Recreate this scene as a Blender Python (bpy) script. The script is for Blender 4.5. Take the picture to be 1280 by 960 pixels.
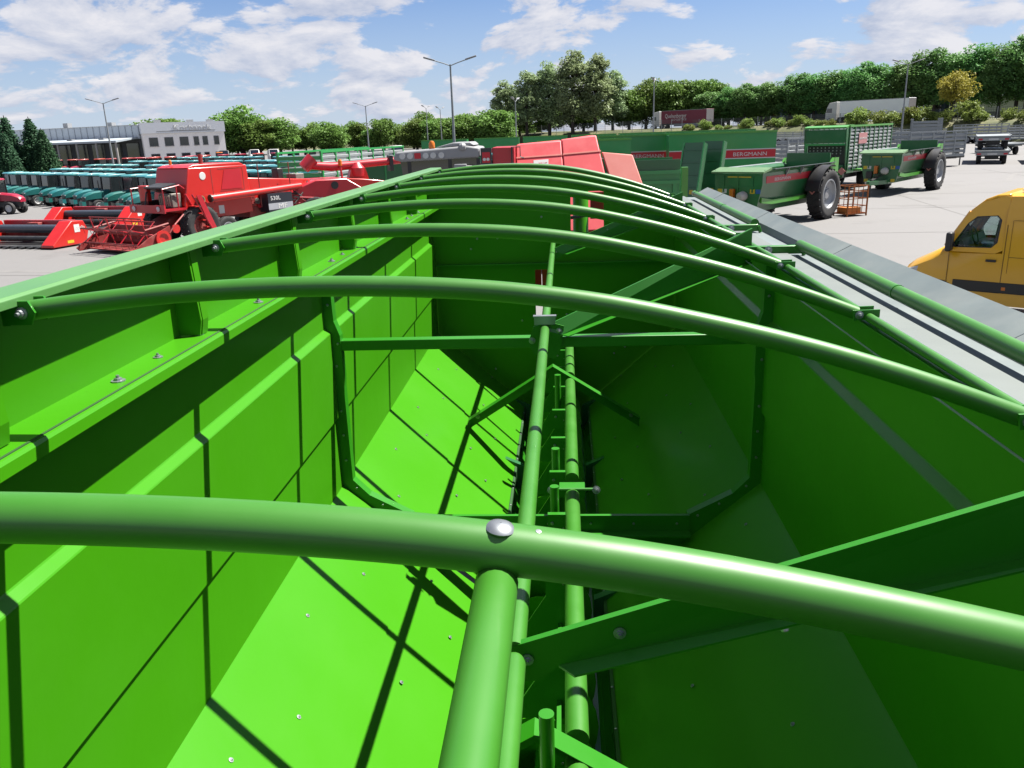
import bpy, bmesh, math, random
import numpy as np
from mathutils import Vector, Matrix

for o in list(bpy.data.objects): bpy.data.objects.remove(o)
scene = bpy.context.scene
COL = scene.collection
R = math.radians
random.seed(7)

# ---------------------------------------------------------------- camera
EYE = 3.85                                   # eye height above the yard
YAW, PITCH, ROLL = R(4.1273), R(17.1365), R(-2.0)
cd = bpy.data.cameras.new('camera'); cam = bpy.data.objects.new('camera', cd); COL.objects.link(cam)
fw = Vector((-math.sin(YAW)*math.cos(PITCH), math.cos(YAW)*math.cos(PITCH), -math.sin(PITCH)))
rt = Vector((math.cos(YAW), math.sin(YAW), 0)); up = rt.cross(fw)
r2 = math.cos(ROLL)*rt + math.sin(ROLL)*up; u2 = -math.sin(ROLL)*rt + math.cos(ROLL)*up
cam.matrix_world = Matrix(((r2.x, u2.x, -fw.x, 0), (r2.y, u2.y, -fw.y, 0), (r2.z, u2.z, -fw.z, EYE), (0, 0, 0, 1)))
cd.sensor_width = 36; cd.lens = 1020*36/1280; cd.clip_start = .05; cd.clip_end = 6000
scene.camera = cam

# ---------------------------------------------------------------- sky, sun, exposure
SUNV = Vector((.53, .27, 1.0)).normalized()
w = bpy.data.worlds.new('World'); scene.world = w; w.use_nodes = True
nt = w.node_tree; nt.nodes.clear(); N = nt.nodes.new; L = nt.links.new
def mathn(t, op, a, b=None, clamp=False):
    n = t.nodes.new('ShaderNodeMath'); n.operation = op; n.use_clamp = clamp
    for i, v in enumerate((a, b)):
        if v is None: continue
        if isinstance(v, (int, float)): n.inputs[i].default_value = v
        else: t.links.new(v, n.inputs[i])
    return n.outputs[0]
sky = N('ShaderNodeTexSky'); sky.sky_type = 'NISHITA'; sky.sun_disc = False
sky.sun_elevation = math.asin(SUNV.z); sky.sun_rotation = math.atan2(SUNV.x, SUNV.y)
sky.air_density = 1.0; sky.dust_density = .15; sky.ozone_density = 1.2
tc = N('ShaderNodeTexCoord'); sp = N('ShaderNodeSeparateXYZ'); L(tc.outputs['Generated'], sp.inputs[0])
zz = mathn(nt, 'ADD', mathn(nt, 'MAXIMUM', sp.outputs['Z'], 0.0), 0.32)
cx = mathn(nt, 'DIVIDE', sp.outputs['X'], zz); cy = mathn(nt, 'DIVIDE', sp.outputs['Y'], zz)
cv = N('ShaderNodeCombineXYZ'); L(cx, cv.inputs[0]); L(cy, cv.inputs[1])
def cloudnoise(scale, detail, rough, off, dist=.0):
    mp = N('ShaderNodeMapping'); mp.inputs['Location'].default_value = off; L(cv.outputs[0], mp.inputs[0])
    n = N('ShaderNodeTexNoise'); n.inputs['Scale'].default_value = scale; n.inputs['Detail'].default_value = detail
    n.inputs['Roughness'].default_value = rough; n.inputs['Distortion'].default_value = dist; L(mp.outputs[0], n.inputs['Vector'])
    return n.outputs['Fac']
OFF = (3.4, 1.7, 0.0)
n1 = cloudnoise(3.4, 10, .60, OFF, .25)
n2 = cloudnoise(3.4, 10, .60, (OFF[0]+.035, OFF[1]-.05, 0), .25)
n3 = cloudnoise(.8, 2, .5, (9.1, 4.0, 0))
cov = mathn(nt, 'ADD', n1, mathn(nt, 'MULTIPLY', mathn(nt, 'SUBTRACT', n3, .5), .40))
mr = N('ShaderNodeMapRange'); mr.interpolation_type = 'SMOOTHSTEP'; mr.inputs[1].default_value = .455; mr.inputs[2].default_value = .525
L(cov, mr.inputs[0])
shade = mathn(nt, 'ADD', mathn(nt, 'MULTIPLY', mathn(nt, 'SUBTRACT', n1, n2), 3.4), .60, clamp=True)
rampc = N('ShaderNodeMix'); rampc.data_type = 'RGBA'; L(shade, rampc.inputs[0])
rampc.inputs[6].default_value = (2.383, 2.816, 3.827, 1); rampc.inputs[7].default_value = (4.982, 4.910, 5.126, 1)
mixc = N('ShaderNodeMix'); mixc.data_type = 'RGBA'
tint = N('ShaderNodeMix'); tint.data_type = 'RGBA'; tint.blend_type = 'MULTIPLY'; tint.inputs[0].default_value = 1; tint.inputs[7].default_value = (.41, .49, .68, 1); L(sky.outputs[0], tint.inputs[6])
hz = N('ShaderNodeMapRange'); hz.inputs[1].default_value = .0; hz.inputs[2].default_value = .16; hz.inputs[3].default_value = .75; hz.inputs[4].default_value = .0; L(sp.outputs['Z'], hz.inputs[0])
hzm = N('ShaderNodeMix'); hzm.data_type = 'RGBA'; L(hz.outputs[0], hzm.inputs[0]); L(tint.outputs[2], hzm.inputs[6]); hzm.inputs[7].default_value = (3.394, 3.971, 4.982, 1)
L(mathn(nt, 'MULTIPLY', mr.outputs[0], .92), mixc.inputs[0]); L(hzm.outputs[2], mixc.inputs[6]); L(rampc.outputs[2], mixc.inputs[7])
bg = N('ShaderNodeBackground'); bg.inputs['Strength'].default_value = .052; L(mixc.outputs[2], bg.inputs[0])
ow = N('ShaderNodeOutputWorld'); L(bg.outputs[0], ow.inputs[0])

sl = bpy.data.lights.new('sun', 'SUN'); sl.energy = 5.0; sl.angle = R(.5); sl.color = (1, .955, .88)
so = bpy.data.objects.new('sun', sl); COL.objects.link(so); so.location = (30, 15, 60)
so.rotation_euler = SUNV.to_track_quat('Z', 'Y').to_euler()
vs = scene.view_settings; vs.view_transform = 'Standard'; vs.look = 'None'; vs.exposure = 1.72; vs.gamma = 1; vs.use_curve_mapping = False
scene.render.engine = 'CYCLES'
scene.cycles.max_bounces = 8; scene.cycles.diffuse_bounces = 2; scene.cycles.glossy_bounces = 4; scene.cycles.transparent_max_bounces = 12
scene.render.resolution_x = 1024; scene.render.resolution_y = 768

# ---------------------------------------------------------------- materials
MATS = {}
ALB = .52                                    # paint values below are given for a brighter exposure
def mat(name, col, rough=.5, metal=0.0, coat=0.0, var=.12, vscale=3.0, bump=0.0, bscale=60.0, dust=0.0, dustcol=(.45, .42, .36), trans=0.0, spec=.5, rand=0.0, coords='Object'):
    if name in MATS: return MATS[name]
    col = tuple(v*ALB for v in col)
    m = bpy.data.materials.new(name); m.use_nodes = True; t = m.node_tree; b = t.nodes['Principled BSDF']
    b.inputs['Roughness'].default_value = rough; b.inputs['Metallic'].default_value = metal
    b.inputs['Coat Weight'].default_value = coat; b.inputs['Coat Roughness'].default_value = .12
    b.inputs['Specular IOR Level'].default_value = spec
    tcn = t.nodes.new('ShaderNodeTexCoord')
    no = t.nodes.new('ShaderNodeTexNoise'); no.inputs['Scale'].default_value = vscale; no.inputs['Detail'].default_value = 6
    t.links.new(tcn.outputs[coords], no.inputs['Vector'])
    mx = t.nodes.new('ShaderNodeMix'); mx.data_type = 'RGBA'; t.links.new(no.outputs['Fac'], mx.inputs[0])
    mx.inputs[6].default_value = tuple(min(.9, c*(1-var)) for c in col)+(1,); mx.inputs[7].default_value = tuple(min(1, c*(1+var)) for c in col)+(1,)
    out = mx.outputs[2]
    if rand:
        oi = t.nodes.new('ShaderNodeObjectInfo'); hs = t.nodes.new('ShaderNodeHueSaturation')
        v = mathn(t, 'ADD', mathn(t, 'MULTIPLY', oi.outputs['Random'], 2*rand), 1-rand); t.links.new(v, hs.inputs['Value'])
        h = mathn(t, 'ADD', mathn(t, 'MULTIPLY', oi.outputs['Random'], .04), .48); t.links.new(h, hs.inputs['Hue'])
        t.links.new(out, hs.inputs['Color']); out = hs.outputs[0]
    if dust:
        nd = t.nodes.new('ShaderNodeTexNoise'); nd.inputs['Scale'].default_value = vscale*.7; nd.inputs['Detail'].default_value = 8; nd.inputs['Roughness'].default_value = .65
        t.links.new(tcn.outputs[coords], nd.inputs['Vector'])
        d = t.nodes.new('ShaderNodeMapRange'); d.inputs[1].default_value = .45; d.inputs[2].default_value = .75; d.inputs[4].default_value = dust
        t.links.new(nd.outputs['Fac'], d.inputs[0])
        m2 = t.nodes.new('ShaderNodeMix'); m2.data_type = 'RGBA'; t.links.new(d.outputs[0], m2.inputs[0]); t.links.new(out, m2.inputs[6]); m2.inputs[7].default_value = dustcol+(1,)
        out = m2.outputs[2]
    t.links.new(out, b.inputs['Base Color'])
    rr = t.nodes.new('ShaderNodeMapRange'); rr.inputs[3].default_value = max(.02, rough*.8); rr.inputs[4].default_value = min(1, rough*1.25)
    t.links.new(no.outputs['Fac'], rr.inputs[0]); t.links.new(rr.outputs[0], b.inputs['Roughness'])
    if bump:
        nb = t.nodes.new('ShaderNodeTexNoise'); nb.inputs['Scale'].default_value = bscale; nb.inputs['Detail'].default_value = 4
        t.links.new(tcn.outputs[coords], nb.inputs['Vector'])
        bn = t.nodes.new('ShaderNodeBump'); bn.inputs['Strength'].default_value = bump; bn.inputs['Distance'].default_value = .02
        t.links.new(nb.outputs['Fac'], bn.inputs['Height']); t.links.new(bn.outputs[0], b.inputs['Normal'])
    if trans:
        tr = t.nodes.new('ShaderNodeBsdfTranslucent'); t.links.new(out, tr.inputs['Color'])
        ms = t.nodes.new('ShaderNodeMixShader'); ms.inputs[0].default_value = trans
        t.links.new(b.outputs[0], ms.inputs[1]); t.links.new(tr.outputs[0], ms.inputs[2])
        t.links.new(ms.outputs[0], t.nodes['Material Output'].inputs[0])
    MATS[name] = m; return m

BIN = mat('bin_paint', (.056, .322, .004), .36, coat=.06, var=.06, vscale=1.1, bump=.2, bscale=2.4, spec=.24, dust=.06, dustcol=(.10, .20, .05))
TUBE = mat('tube_paint', (.046, .238, .014), .44, coat=.10, var=.10, vscale=6, bump=.012, bscale=18, dust=.06, dustcol=(.14, .22, .09))
BEAM = mat('beam_paint', (.022, .25, .003), .40, coat=.08, var=.06, vscale=4)
ZINC = mat('zinc', (.50, .53, .56), .40, metal=.8, var=.15, vscale=14)
GALV = mat('galvanised_sheet', (.20, .245, .25), .55, metal=.15, var=.12, vscale=5, dust=.10)
DKG = mat('machine_green', (.015, .165, .045), .36, coat=.3, var=.1, vscale=2, dust=.04)
MIDG = mat('wagon_green', (.03, .38, .09), .36, coat=.3, var=.1, vscale=2, dust=.04)
LGR = mat('trim_green', (.10, .42, .05), .38, coat=.2, var=.08)
RED = mat('machine_red', (.72, .018, .012), .36, coat=.3, var=.08, vscale=2)
RED2 = mat('harvester_red', (.60, .012, .028), .38, coat=.25, var=.1, vscale=2)
PINK = mat('faded_red', (.92, .085, .10), .55, var=.10, vscale=1.4, dust=.12, dustcol=(.8, .45, .42))
PINK2 = mat('bleached_red', (.80, .22, .18), .6, var=.08, vscale=1.4, dust=.1, dustcol=(.8, .5, .45))
DRED = mat('dull_red', (.30, .018, .016), .6, var=.25, vscale=5, dust=.12)
STRIPE = mat('stripe_red', (.70, .012, .03), .4, var=.05)
WHITE = mat('white_paint', (.78, .78, .76), .42, var=.05)
LWHITE = mat('letter_white', (.85, .85, .83), .5, var=.03)
BLACK = mat('black_plastic', (.018, .018, .02), .45, var=.2)
DARK = mat('dark_steel', (.035, .038, .042), .5, var=.25, dust=.06)
RUB = mat('tyre_rubber', (.022, .022, .024), .8, var=.3, vscale=8, dust=.12, dustcol=(.12, .11, .10))
RIM = mat('rim_silver', (.52, .54, .57), .4, metal=.5, var=.08)
WRIM = mat('rim_white', (.75, .76, .76), .4, var=.05)
GREY = mat('roof_grey', (.36, .37, .39), .55, var=.08)
CONC = mat('concrete_light', (.50, .48, .46), .8, var=.1)
GLASS = mat('dark_glass', (.012, .016, .02), .06, coat=.6, var=.2, spec=.8)
BGLASS = mat('window_glass', (.02, .028, .036), .08, coat=.5, var=.3, vscale=.6, spec=.8)
YEL = mat('van_yellow', (1.05, .55, .008), .32, coat=.5, var=.04, vscale=2)
TEAL = mat('tractor_teal', (.02, .20, .19), .38, coat=.3, var=.1, rand=.15)
TEALR = mat('roof_teal', (.06, .33, .35), .45, coat=.1, var=.1, rand=.15)
ORANGE = mat('orange_lens', (.85, .22, .01), .3, var=.1)
YSTK = mat('yellow_sticker', (.82, .58, .02), .5, var=.06)
BSTK = mat('blue_sticker', (.02, .12, .45), .5, var=.06)
RUST = mat('rust_orange', (.52, .16, .03), .7, var=.3, vscale=8)
BARE = mat('bare_iron', (.25, .235, .21), .6, metal=.3, var=.35, vscale=9, dust=.2)
MAROON = mat('truck_maroon', (.25, .02, .055), .5, var=.1, vscale=.8)
TRWH = mat('trailer_white', (1.25, 1.28, 1.3), .45, var=.06, vscale=.6)
BLUE = mat('trailer_blue', (.035, .07, .16), .5, var=.1)
ALU = mat('slat_silver', (.42, .45, .46), .42, metal=.35, var=.12, vscale=3)
POLE = mat('pole_grey', (.36, .39, .41), .5, metal=.3, var=.08)
ROADM = mat('asphalt', (.07, .07, .072), .85, var=.2, vscale=.4, bump=.2, bscale=30)
WALLB = mat('render_wall', (1.5, 1.43, 1.36), .8, var=.06, vscale=.5)
PANEL = mat('facade_panel', (.80, .88, .96), .5, var=.06, vscale=.4)
ROOFM = mat('canopy_roof', (.55, .62, .68), .5, var=.08, vscale=.3)
LENS = mat('lamp_lens', (.7, .72, .74), .15, coat=.5, var=.05)

def ground_mat():
    m = bpy.data.materials.new('yard_paving'); m.use_nodes = True; t = m.node_tree; b = t.nodes['Principled BSDF']; b.inputs['Roughness'].default_value = .85
    g = t.nodes.new('ShaderNodeNewGeometry')
    def nz(s, d, r):
        n = t.nodes.new('ShaderNodeTexNoise'); n.inputs['Scale'].default_value = s; n.inputs['Detail'].default_value = d; n.inputs['Roughness'].default_value = r
        t.links.new(g.outputs['Position'], n.inputs['Vector']); return n.outputs['Fac']
    mx = t.nodes.new('ShaderNodeMix'); mx.data_type = 'RGBA'; t.links.new(nz(.09, 8, .62), mx.inputs[0])
    mx.inputs[6].default_value = (0.100, 0.097, 0.096, 1); mx.inputs[7].default_value = (0.130, 0.127, 0.126, 1)
    st = t.nodes.new('ShaderNodeMapRange'); st.inputs[1].default_value = .57; st.inputs[2].default_value = .70; st.inputs[4].default_value = .6; t.links.new(nz(.32, 6, .6), st.inputs[0])
    m2 = t.nodes.new('ShaderNodeMix'); m2.data_type = 'RGBA'; t.links.new(st.outputs[0], m2.inputs[0]); t.links.new(mx.outputs[2], m2.inputs[6]); m2.inputs[7].default_value = (0.078, 0.075, 0.074, 1)
    fn = t.nodes.new('ShaderNodeMapRange'); fn.inputs[3].default_value = .9; fn.inputs[4].default_value = 1.08; t.links.new(nz(9, 5, .7), fn.inputs[0])
    m3 = t.nodes.new('ShaderNodeMix'); m3.data_type = 'RGBA'; m3.blend_type = 'MULTIPLY'; m3.inputs[0].default_value = 1; t.links.new(m2.outputs[2], m3.inputs[6]); t.links.new(fn.outputs[0], m3.inputs[7])
    t.links.new(m3.outputs[2], b.inputs['Base Color'])
    bn = t.nodes.new('ShaderNodeBump'); bn.inputs['Strength'].default_value = .15; bn.inputs['Distance'].default_value = .01; t.links.new(nz(40, 3, .6), bn.inputs['Height']); t.links.new(bn.outputs[0], b.inputs['Normal'])
    return m
YARD = ground_mat()
GRASS = mat('grass', (.105, .125, .035), .9, var=.45, vscale=.35, bump=.4, bscale=6, dust=.6, dustcol=(.26, .22, .10), coords='Object')
LEAF = mat('leaf_mid', (0.2131, 0.37, 0.0785), .55, var=.35, vscale=.35, trans=.32, spec=.15, rand=.25)
LEAFD = mat('leaf_dark', (0.2127, 0.4447, 0.1238), .55, var=.35, vscale=.35, trans=.32, spec=.15, rand=.2)
LEAFP = mat('leaf_poplar', (0.4212, 0.5476, 0.2668), .5, var=.3, vscale=.4, trans=.32, spec=.15, rand=.12)
LEAFY = mat('leaf_yellow', (0.5265, 0.4738, 0.0789), .55, var=.3, vscale=.6, trans=.32, spec=.15)
LEAFS = mat('leaf_shrub', (0.2912, 0.3822, 0.0819), .55, var=.35, vscale=.6, trans=.32, spec=.15, rand=.25)
NEEDLE = mat('needles', (0.0761, 0.1814, 0.0878), .6, var=.3, vscale=.8, trans=.32, spec=.15, rand=.1)
BARK = mat('bark', (.07, .055, .042), .9, var=.3, vscale=3, bump=.4, bscale=12)

# ---------------------------------------------------------------- mesh helpers
class MB:
    def __init__(s): s.v = []; s.f = []
    def add(s, vs, fs):
        b = len(s.v); s.v += [tuple(p) for p in vs]; s.f += [tuple(i+b for i in f) for f in fs]; return s
    def box(s, c, d, M=None):
        x, y, z = d[0]/2, d[1]/2, d[2]/2
        ps = [Vector((a*x, b*y, e*z)) for e in (-1, 1) for b in (-1, 1) for a in (-1, 1)]
        if M is not None: ps = [M @ p for p in ps]
        c = Vector(c)
        return s.add([p+c for p in ps], [(0, 2, 3, 1), (4, 5, 7, 6), (0, 1, 5, 4), (2, 6, 7, 3), (0, 4, 6, 2), (1, 3, 7, 5)])
    def span(s, a, b):
        return s.box([(i+j)/2 for i, j in zip(a, b)], [abs(j-i) for i, j in zip(a, b)])
    def prism(s, poly, a, b, ax='y'):
        """2d outline (u,w) extruded along ax from a to b; ax y: (x,z), x: (y,z), z: (x,y)"""
        f = {'y': lambda u, w, t: (u, t, w), 'x': lambda u, w, t: (t, u, w), 'z': lambda u, w, t: (u, w, t)}[ax]
        n = len(poly)
        area = sum(poly[i][0]*poly[(i+1) % n][1]-poly[(i+1) % n][0]*poly[i][1] for i in range(n))
        if (area > 0) != (ax in 'xz'): poly = poly[::-1]
        if b < a: a, b = b, a
        vs = [f(u, w, a) for u, w in poly]+[f(u, w, b) for u, w in poly]
        return s.add(vs, [tuple(range(n))[::-1], tuple(range(n, 2*n))]+[(i, (i+1) % n, n+(i+1) % n, n+i) for i in range(n)])
    def tube(s, pts, r, n=16, cap=True):
        pts = [Vector(p) for p in pts]; m = len(pts)
        rs = r if isinstance(r, (list, tuple)) else [r]*m
        t0 = (pts[1]-pts[0]).normalized(); ref = Vector((0, 0, 1)) if abs(t0.z) < .9 else Vector((1, 0, 0))
        nrm = t0.cross(ref).normalized(); rings = []
        for i, p in enumerate(pts):
            t = ((pts[min(i+1, m-1)]-pts[max(i-1, 0)])).normalized()
            nrm = (nrm-t*nrm.dot(t)).normalized(); bi = t.cross(nrm)
            rings.append([p+(nrm*math.cos(2*math.pi*k/n)+bi*math.sin(2*math.pi*k/n))*rs[i] for k in range(n)])
        vs = [q for rg in rings for q in rg]; fs = []
        for i in range(m-1):
            for k in range(n):
                fs.append((i*n+k, i*n+(k+1) % n, (i+1)*n+(k+1) % n, (i+1)*n+k))
        if cap: fs += [tuple(range(n))[::-1], tuple(range((m-1)*n, m*n))]
        return s.add(vs, fs)
    def lathe(s, prof, c=(0, 0, 0), ax='y', n=28, M=None):
        """closed profile (r, a) turned round an axis through c"""
        e = {'y': lambda r, a, t: Vector((r*math.cos(t), a, r*math.sin(t))), 'z': lambda r, a, t: Vector((r*math.cos(t), r*math.sin(t), a)), 'x': lambda r, a, t: Vector((a, r*math.cos(t), r*math.sin(t)))}[ax]
        m = len(prof); vs = []; c = Vector(c)
        for k in range(n):
            for r, a in prof:
                p = e(r, a, 2*math.pi*k/n); vs.append((M @ p if M is not None else p)+c)
        fs = []
        for k in range(n):
            for i in range(m-1):
                q = (k*m+i, k*m+i+1, ((k+1) % n)*m+i+1, ((k+1) % n)*m+i); fs.append(q)
        return s.add(vs, fs)
    def mesh(s, name, smooth=0):
        me = bpy.data.meshes.new(name); me.from_pydata(s.v, [], s.f)
        bm = bmesh.new(); bm.from_mesh(me); bmesh.ops.remove_doubles(bm, verts=bm.verts, dist=1e-5); bmesh.ops.recalc_face_normals(bm, faces=bm.faces); bm.to_mesh(me); bm.free()
        if smooth: me.shade_smooth(); me.set_sharp_from_angle(angle=R(smooth))
        return me
    def build(s, name, m, parent=None, smooth=0, bevel=0, seg=2, kind=None):
        me = s.mesh(name, smooth or (40 if bevel else 0)); me.materials.append(m)
        o = bpy.data.objects.new(name, me); COL.objects.link(o)
        if parent is not None: o.parent = parent
        if bevel:
            b = o.modifiers.new('bevel', 'BEVEL'); b.width = bevel; b.segments = seg; b.limit_method = 'ANGLE'; b.angle_limit = R(35)
        if kind: o['kind'] = kind
        return o
def tag(o, label, cat, group=None):
    o['label'] = label; o['category'] = cat
    if group: o['group'] = group
    return o
def thing(name, label, cat, loc=(0, 0, 0), head=None, group=None, rz=0):
    """an Empty at the thing's base; local +x is its front, pointing along head"""
    o = bpy.data.objects.new(name, None); COL.objects.link(o); o.empty_display_size = .3
    o.location = loc; o.rotation_euler = (0, 0, math.atan2(head[1], head[0]) if head else rz)
    return tag(o, label, cat, group)
KIDS = {}
def children(o):
    return [c for c in COL.objects if c.parent == o]
def tree_of(o):
    return (o, [tree_of(c) for c in children(o)])
def dup_tree(t, parent=None):
    c = t[0].copy(); COL.objects.link(c); c.parent = parent
    for k in t[1]: dup_tree(k, c)
    return c
def dup(t, loc, head, label=None, group=None, scale=None, rz=None):
    c = dup_tree(t); c.location = loc; c.rotation_euler = (0, 0, rz if rz is not None else math.atan2(head[1], head[0]))
    if label: c['label'] = label
    if group: c['group'] = group
    if scale: c.scale = scale
    return c
def lettering(s, parent, o, u, v, size, m, name='lettering', ext=.004, width=None):
    """flat letters, their left baseline at o, along u, upright along v"""
    cu = bpy.data.curves.new('t', 'FONT'); cu.body = s; cu.size = size; cu.extrude = ext; cu.resolution_u = 2
    to = bpy.data.objects.new('t', cu); COL.objects.link(to)
    me = bpy.data.meshes.new_from_object(to); bpy.data.objects.remove(to)
    u = Vector(u).normalized(); v = Vector(v).normalized(); n = u.cross(v); o = Vector(o)
    xs = [p.co.x for p in me.vertices]; k = width/max(1e-6, max(xs)) if width else 1
    for p in me.vertices: p.co = o+u*p.co.x*k+v*p.co.y+n*p.co.z
    me.name = name; me.materials.clear(); me.materials.append(m)
    ob = bpy.data.objects.new(name, me); COL.objects.link(ob); ob.parent = parent
    return ob
def wheel(parent, c, r, wd, rimm, side=1, lugs=0, name='wheel', rr=.56, n=32):
    """tyre with a rim under it; side = which way (local y) the dish faces"""
    t = MB(); h = wd/2
    t.lathe([(r*rr, -h*.82), (r*.80, -h), (r*.93, -h*.98), (r*(.985 if lugs else 1), -h*.8), (r*(.97 if lugs else 1.0), 0), (r*(.985 if lugs else 1), h*.8), (r*.93, h*.98), (r*.80, h), (r*rr, h*.82), (r*rr, -h*.82)], c, 'y', n)
    for k in range(lugs):
        for sd in (-1, 1):
            a = 2*math.pi*(k+.25*sd)/lugs
            M = Matrix.Rotation(-a, 3, 'Y') @ Matrix.Rotation(sd*.55, 3, 'X')
            p = Vector(c)+Matrix.Rotation(-a, 3, 'Y') @ Vector((r*.985, sd*h*.5, 0))
            t.box(p, (r*.05, h*1.0, r*.055), Matrix.Rotation(-a, 3, 'Y') @ Matrix.Rotation(sd*.5, 3, 'X'))
    ty = t.build(name, RUB, parent, smooth=45)
    q = MB(); s = side
    q.lathe([(r*rr, -h*.8*s), (r*rr*1.02, h*.84*s), (r*rr*.93, h*.86*s), (r*rr*.88, h*.5*s), (r*rr*.60, h*.25*s), (r*rr*.34, h*.30*s), (r*rr*.30, h*.5*s), (0.001, h*.52*s)], c, 'y', n)
    for k in range(8):
        a = k*math.pi/4; q.lathe([(r*.03, h*.2*s), (r*.03, h*.36*s), (.0005, h*.37*s)], Vector(c)+Vector((math.cos(a)*r*rr*.45, 0, math.sin(a)*r*rr*.45)), 'y', 6)
    q.build('rim', rimm, ty, smooth=40)
    return ty

def clear_glass():
    m = bpy.data.materials.new('clear_glass'); m.use_nodes = True; t = m.node_tree; t.nodes.clear(); o = t.nodes.new('ShaderNodeOutputMaterial')
    tr = t.nodes.new('ShaderNodeBsdfTransparent'); tr.inputs[0].default_value = (.72, .78, .78, 1); gl = t.nodes.new('ShaderNodeBsdfGlossy'); gl.inputs['Roughness'].default_value = .03
    fr = t.nodes.new('ShaderNodeFresnel'); fr.inputs[0].default_value = 1.5; ms = t.nodes.new('ShaderNodeMixShader')
    t.links.new(fr.outputs[0], ms.inputs[0]); t.links.new(tr.outputs[0], ms.inputs[1]); t.links.new(gl.outputs[0], ms.inputs[2]); t.links.new(ms.outputs[0], o.inputs[0]); return m
CLEAR = clear_glass()

# ================================================================ the setting
def sheet(name, pts, z, m, kind='structure'):
    o = MB().add([(x, y, z) for x, y in pts], [tuple(range(len(pts)))]).build(name, m); o['kind'] = kind; return o
sheet('ground', [(-2500, -2500), (2500, -2500), (2500, 2500), (-2500, 2500)], -.03, GRASS)
RU = Vector((-.647, .762, 0)); RN = Vector((-.762, -.647, 0))       # road direction, and its normal towards the yard
DD = 20
def rp(s, d, z=0):
    p = RU*s-RN*(d+(DD if d > 100 else 0)); return (p.x, p.y, z)              # s along the road, d = distance from the eye's foot
yard = sheet('yard_paving', [rp(-130, -60)[:2], rp(-130, 116)[:2], rp(330, 116)[:2], rp(330, -60)[:2]], 0, YARD)
def bank():
    v = []; f = []; prof = [(115.5, -.2), (116.2, .35), (117.6, 1.9), (119, 2.9), (120.4, 3.3), (126, 3.4), (126.01, 3.36), (138, 3.36), (138.01, 3.4), (150, 3.5), (185, 3.2), (400, 2.0)]
    rnd = random.Random(3); ns = 90
    for i in range(ns+1):
        s = -160+i*(700/ns)
        for d, z in prof: v.append(rp(s, d, z*min(1, max(-.02, (285-s)/50))+(rnd.uniform(-.12, .18) if d < 119 or d > 140 else 0)))
    m = len(prof)
    for i in range(ns):
        for k in range(m-1): f.append((i*m+k, i*m+k+1, (i+1)*m+k+1, (i+1)*m+k))
    o = MB().add(v, f).build('embankment', GRASS, smooth=60); o['kind'] = 'structure'
bank()
rd = MB().add([rp(-150, 127, 3.42), rp(-150, 137, 3.42), rp(230, 137, 3.42), rp(230, 127, 3.42)], [(0, 1, 2, 3)]).build('road', ROADM); rd['kind'] = 'structure'
def strip(pts, wd_, name, m, z=.004):
    q = MB()
    for p0, p1 in zip(pts, pts[1:]):
        p0 = Vector((*p0, z)); p1 = Vector((*p1, z)); n = (p1-p0).cross(Vector((0, 0, 1))).normalized()*wd_/2; q.add([p0-n, p0+n, p1+n, p1-n], [(0, 1, 2, 3)])
    q.build(name, m, yard)
JD = mat('joint_dark', (.16, .155, .15), .9, var=.3, vscale=.8)
for p0, p1 in (((13, 46.0), (70, 41.5)), ((5, 30.5), (48, 27.0)), ((-50, 36.0), (-14, 40.0)), ((20, 62), (80, 57)), ((4, 21.5), (40, 18.6)), ((-45, 28), (-9, 24)), ((13.5, 38.6), (60, 35)), ((24, 20), (31.5, 66)), ((14, 18), (19.5, 60)), ((37, 30), (43, 66))):
    strip([p0, p1], .07, 'paving_joint', JD)
TM = mat('tyre_mark', (.235, .228, .222), .9, var=.35, vscale=1.5)
for pts in ([(10, 22), (13, 26), (17.5, 29.5), (24, 32)], [(11.3, 20.8), (14.4, 24.9), (18.6, 28.2), (25, 30.7)], [(15, 40), (19, 38.5), (25, 38.5), (33, 41)], [(-13, 24), (-18, 25.8), (-25, 26)], [(22, 50), (27, 53), (31, 60)]):
    cp = []
    for q_ in range(len(pts)-1):
        for t_ in range(6): u_ = t_/6; u_ = u_; cp.append((pts[q_][0]*(1-u_)+pts[q_+1][0]*u_, pts[q_][1]*(1-u_)+pts[q_+1][1]*u_+.25*math.sin(u_*math.pi)))
    strip(cp+[pts[-1]], .32, 'tyre_mark', TM, .0035)
MB().lathe([(.001, .002), (.36, .002), (.38, .006), (.30, .008), (.001, .008)], (16.5, 25.5, 0), 'z', 24).build('manhole_cover', DARK, yard)

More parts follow.
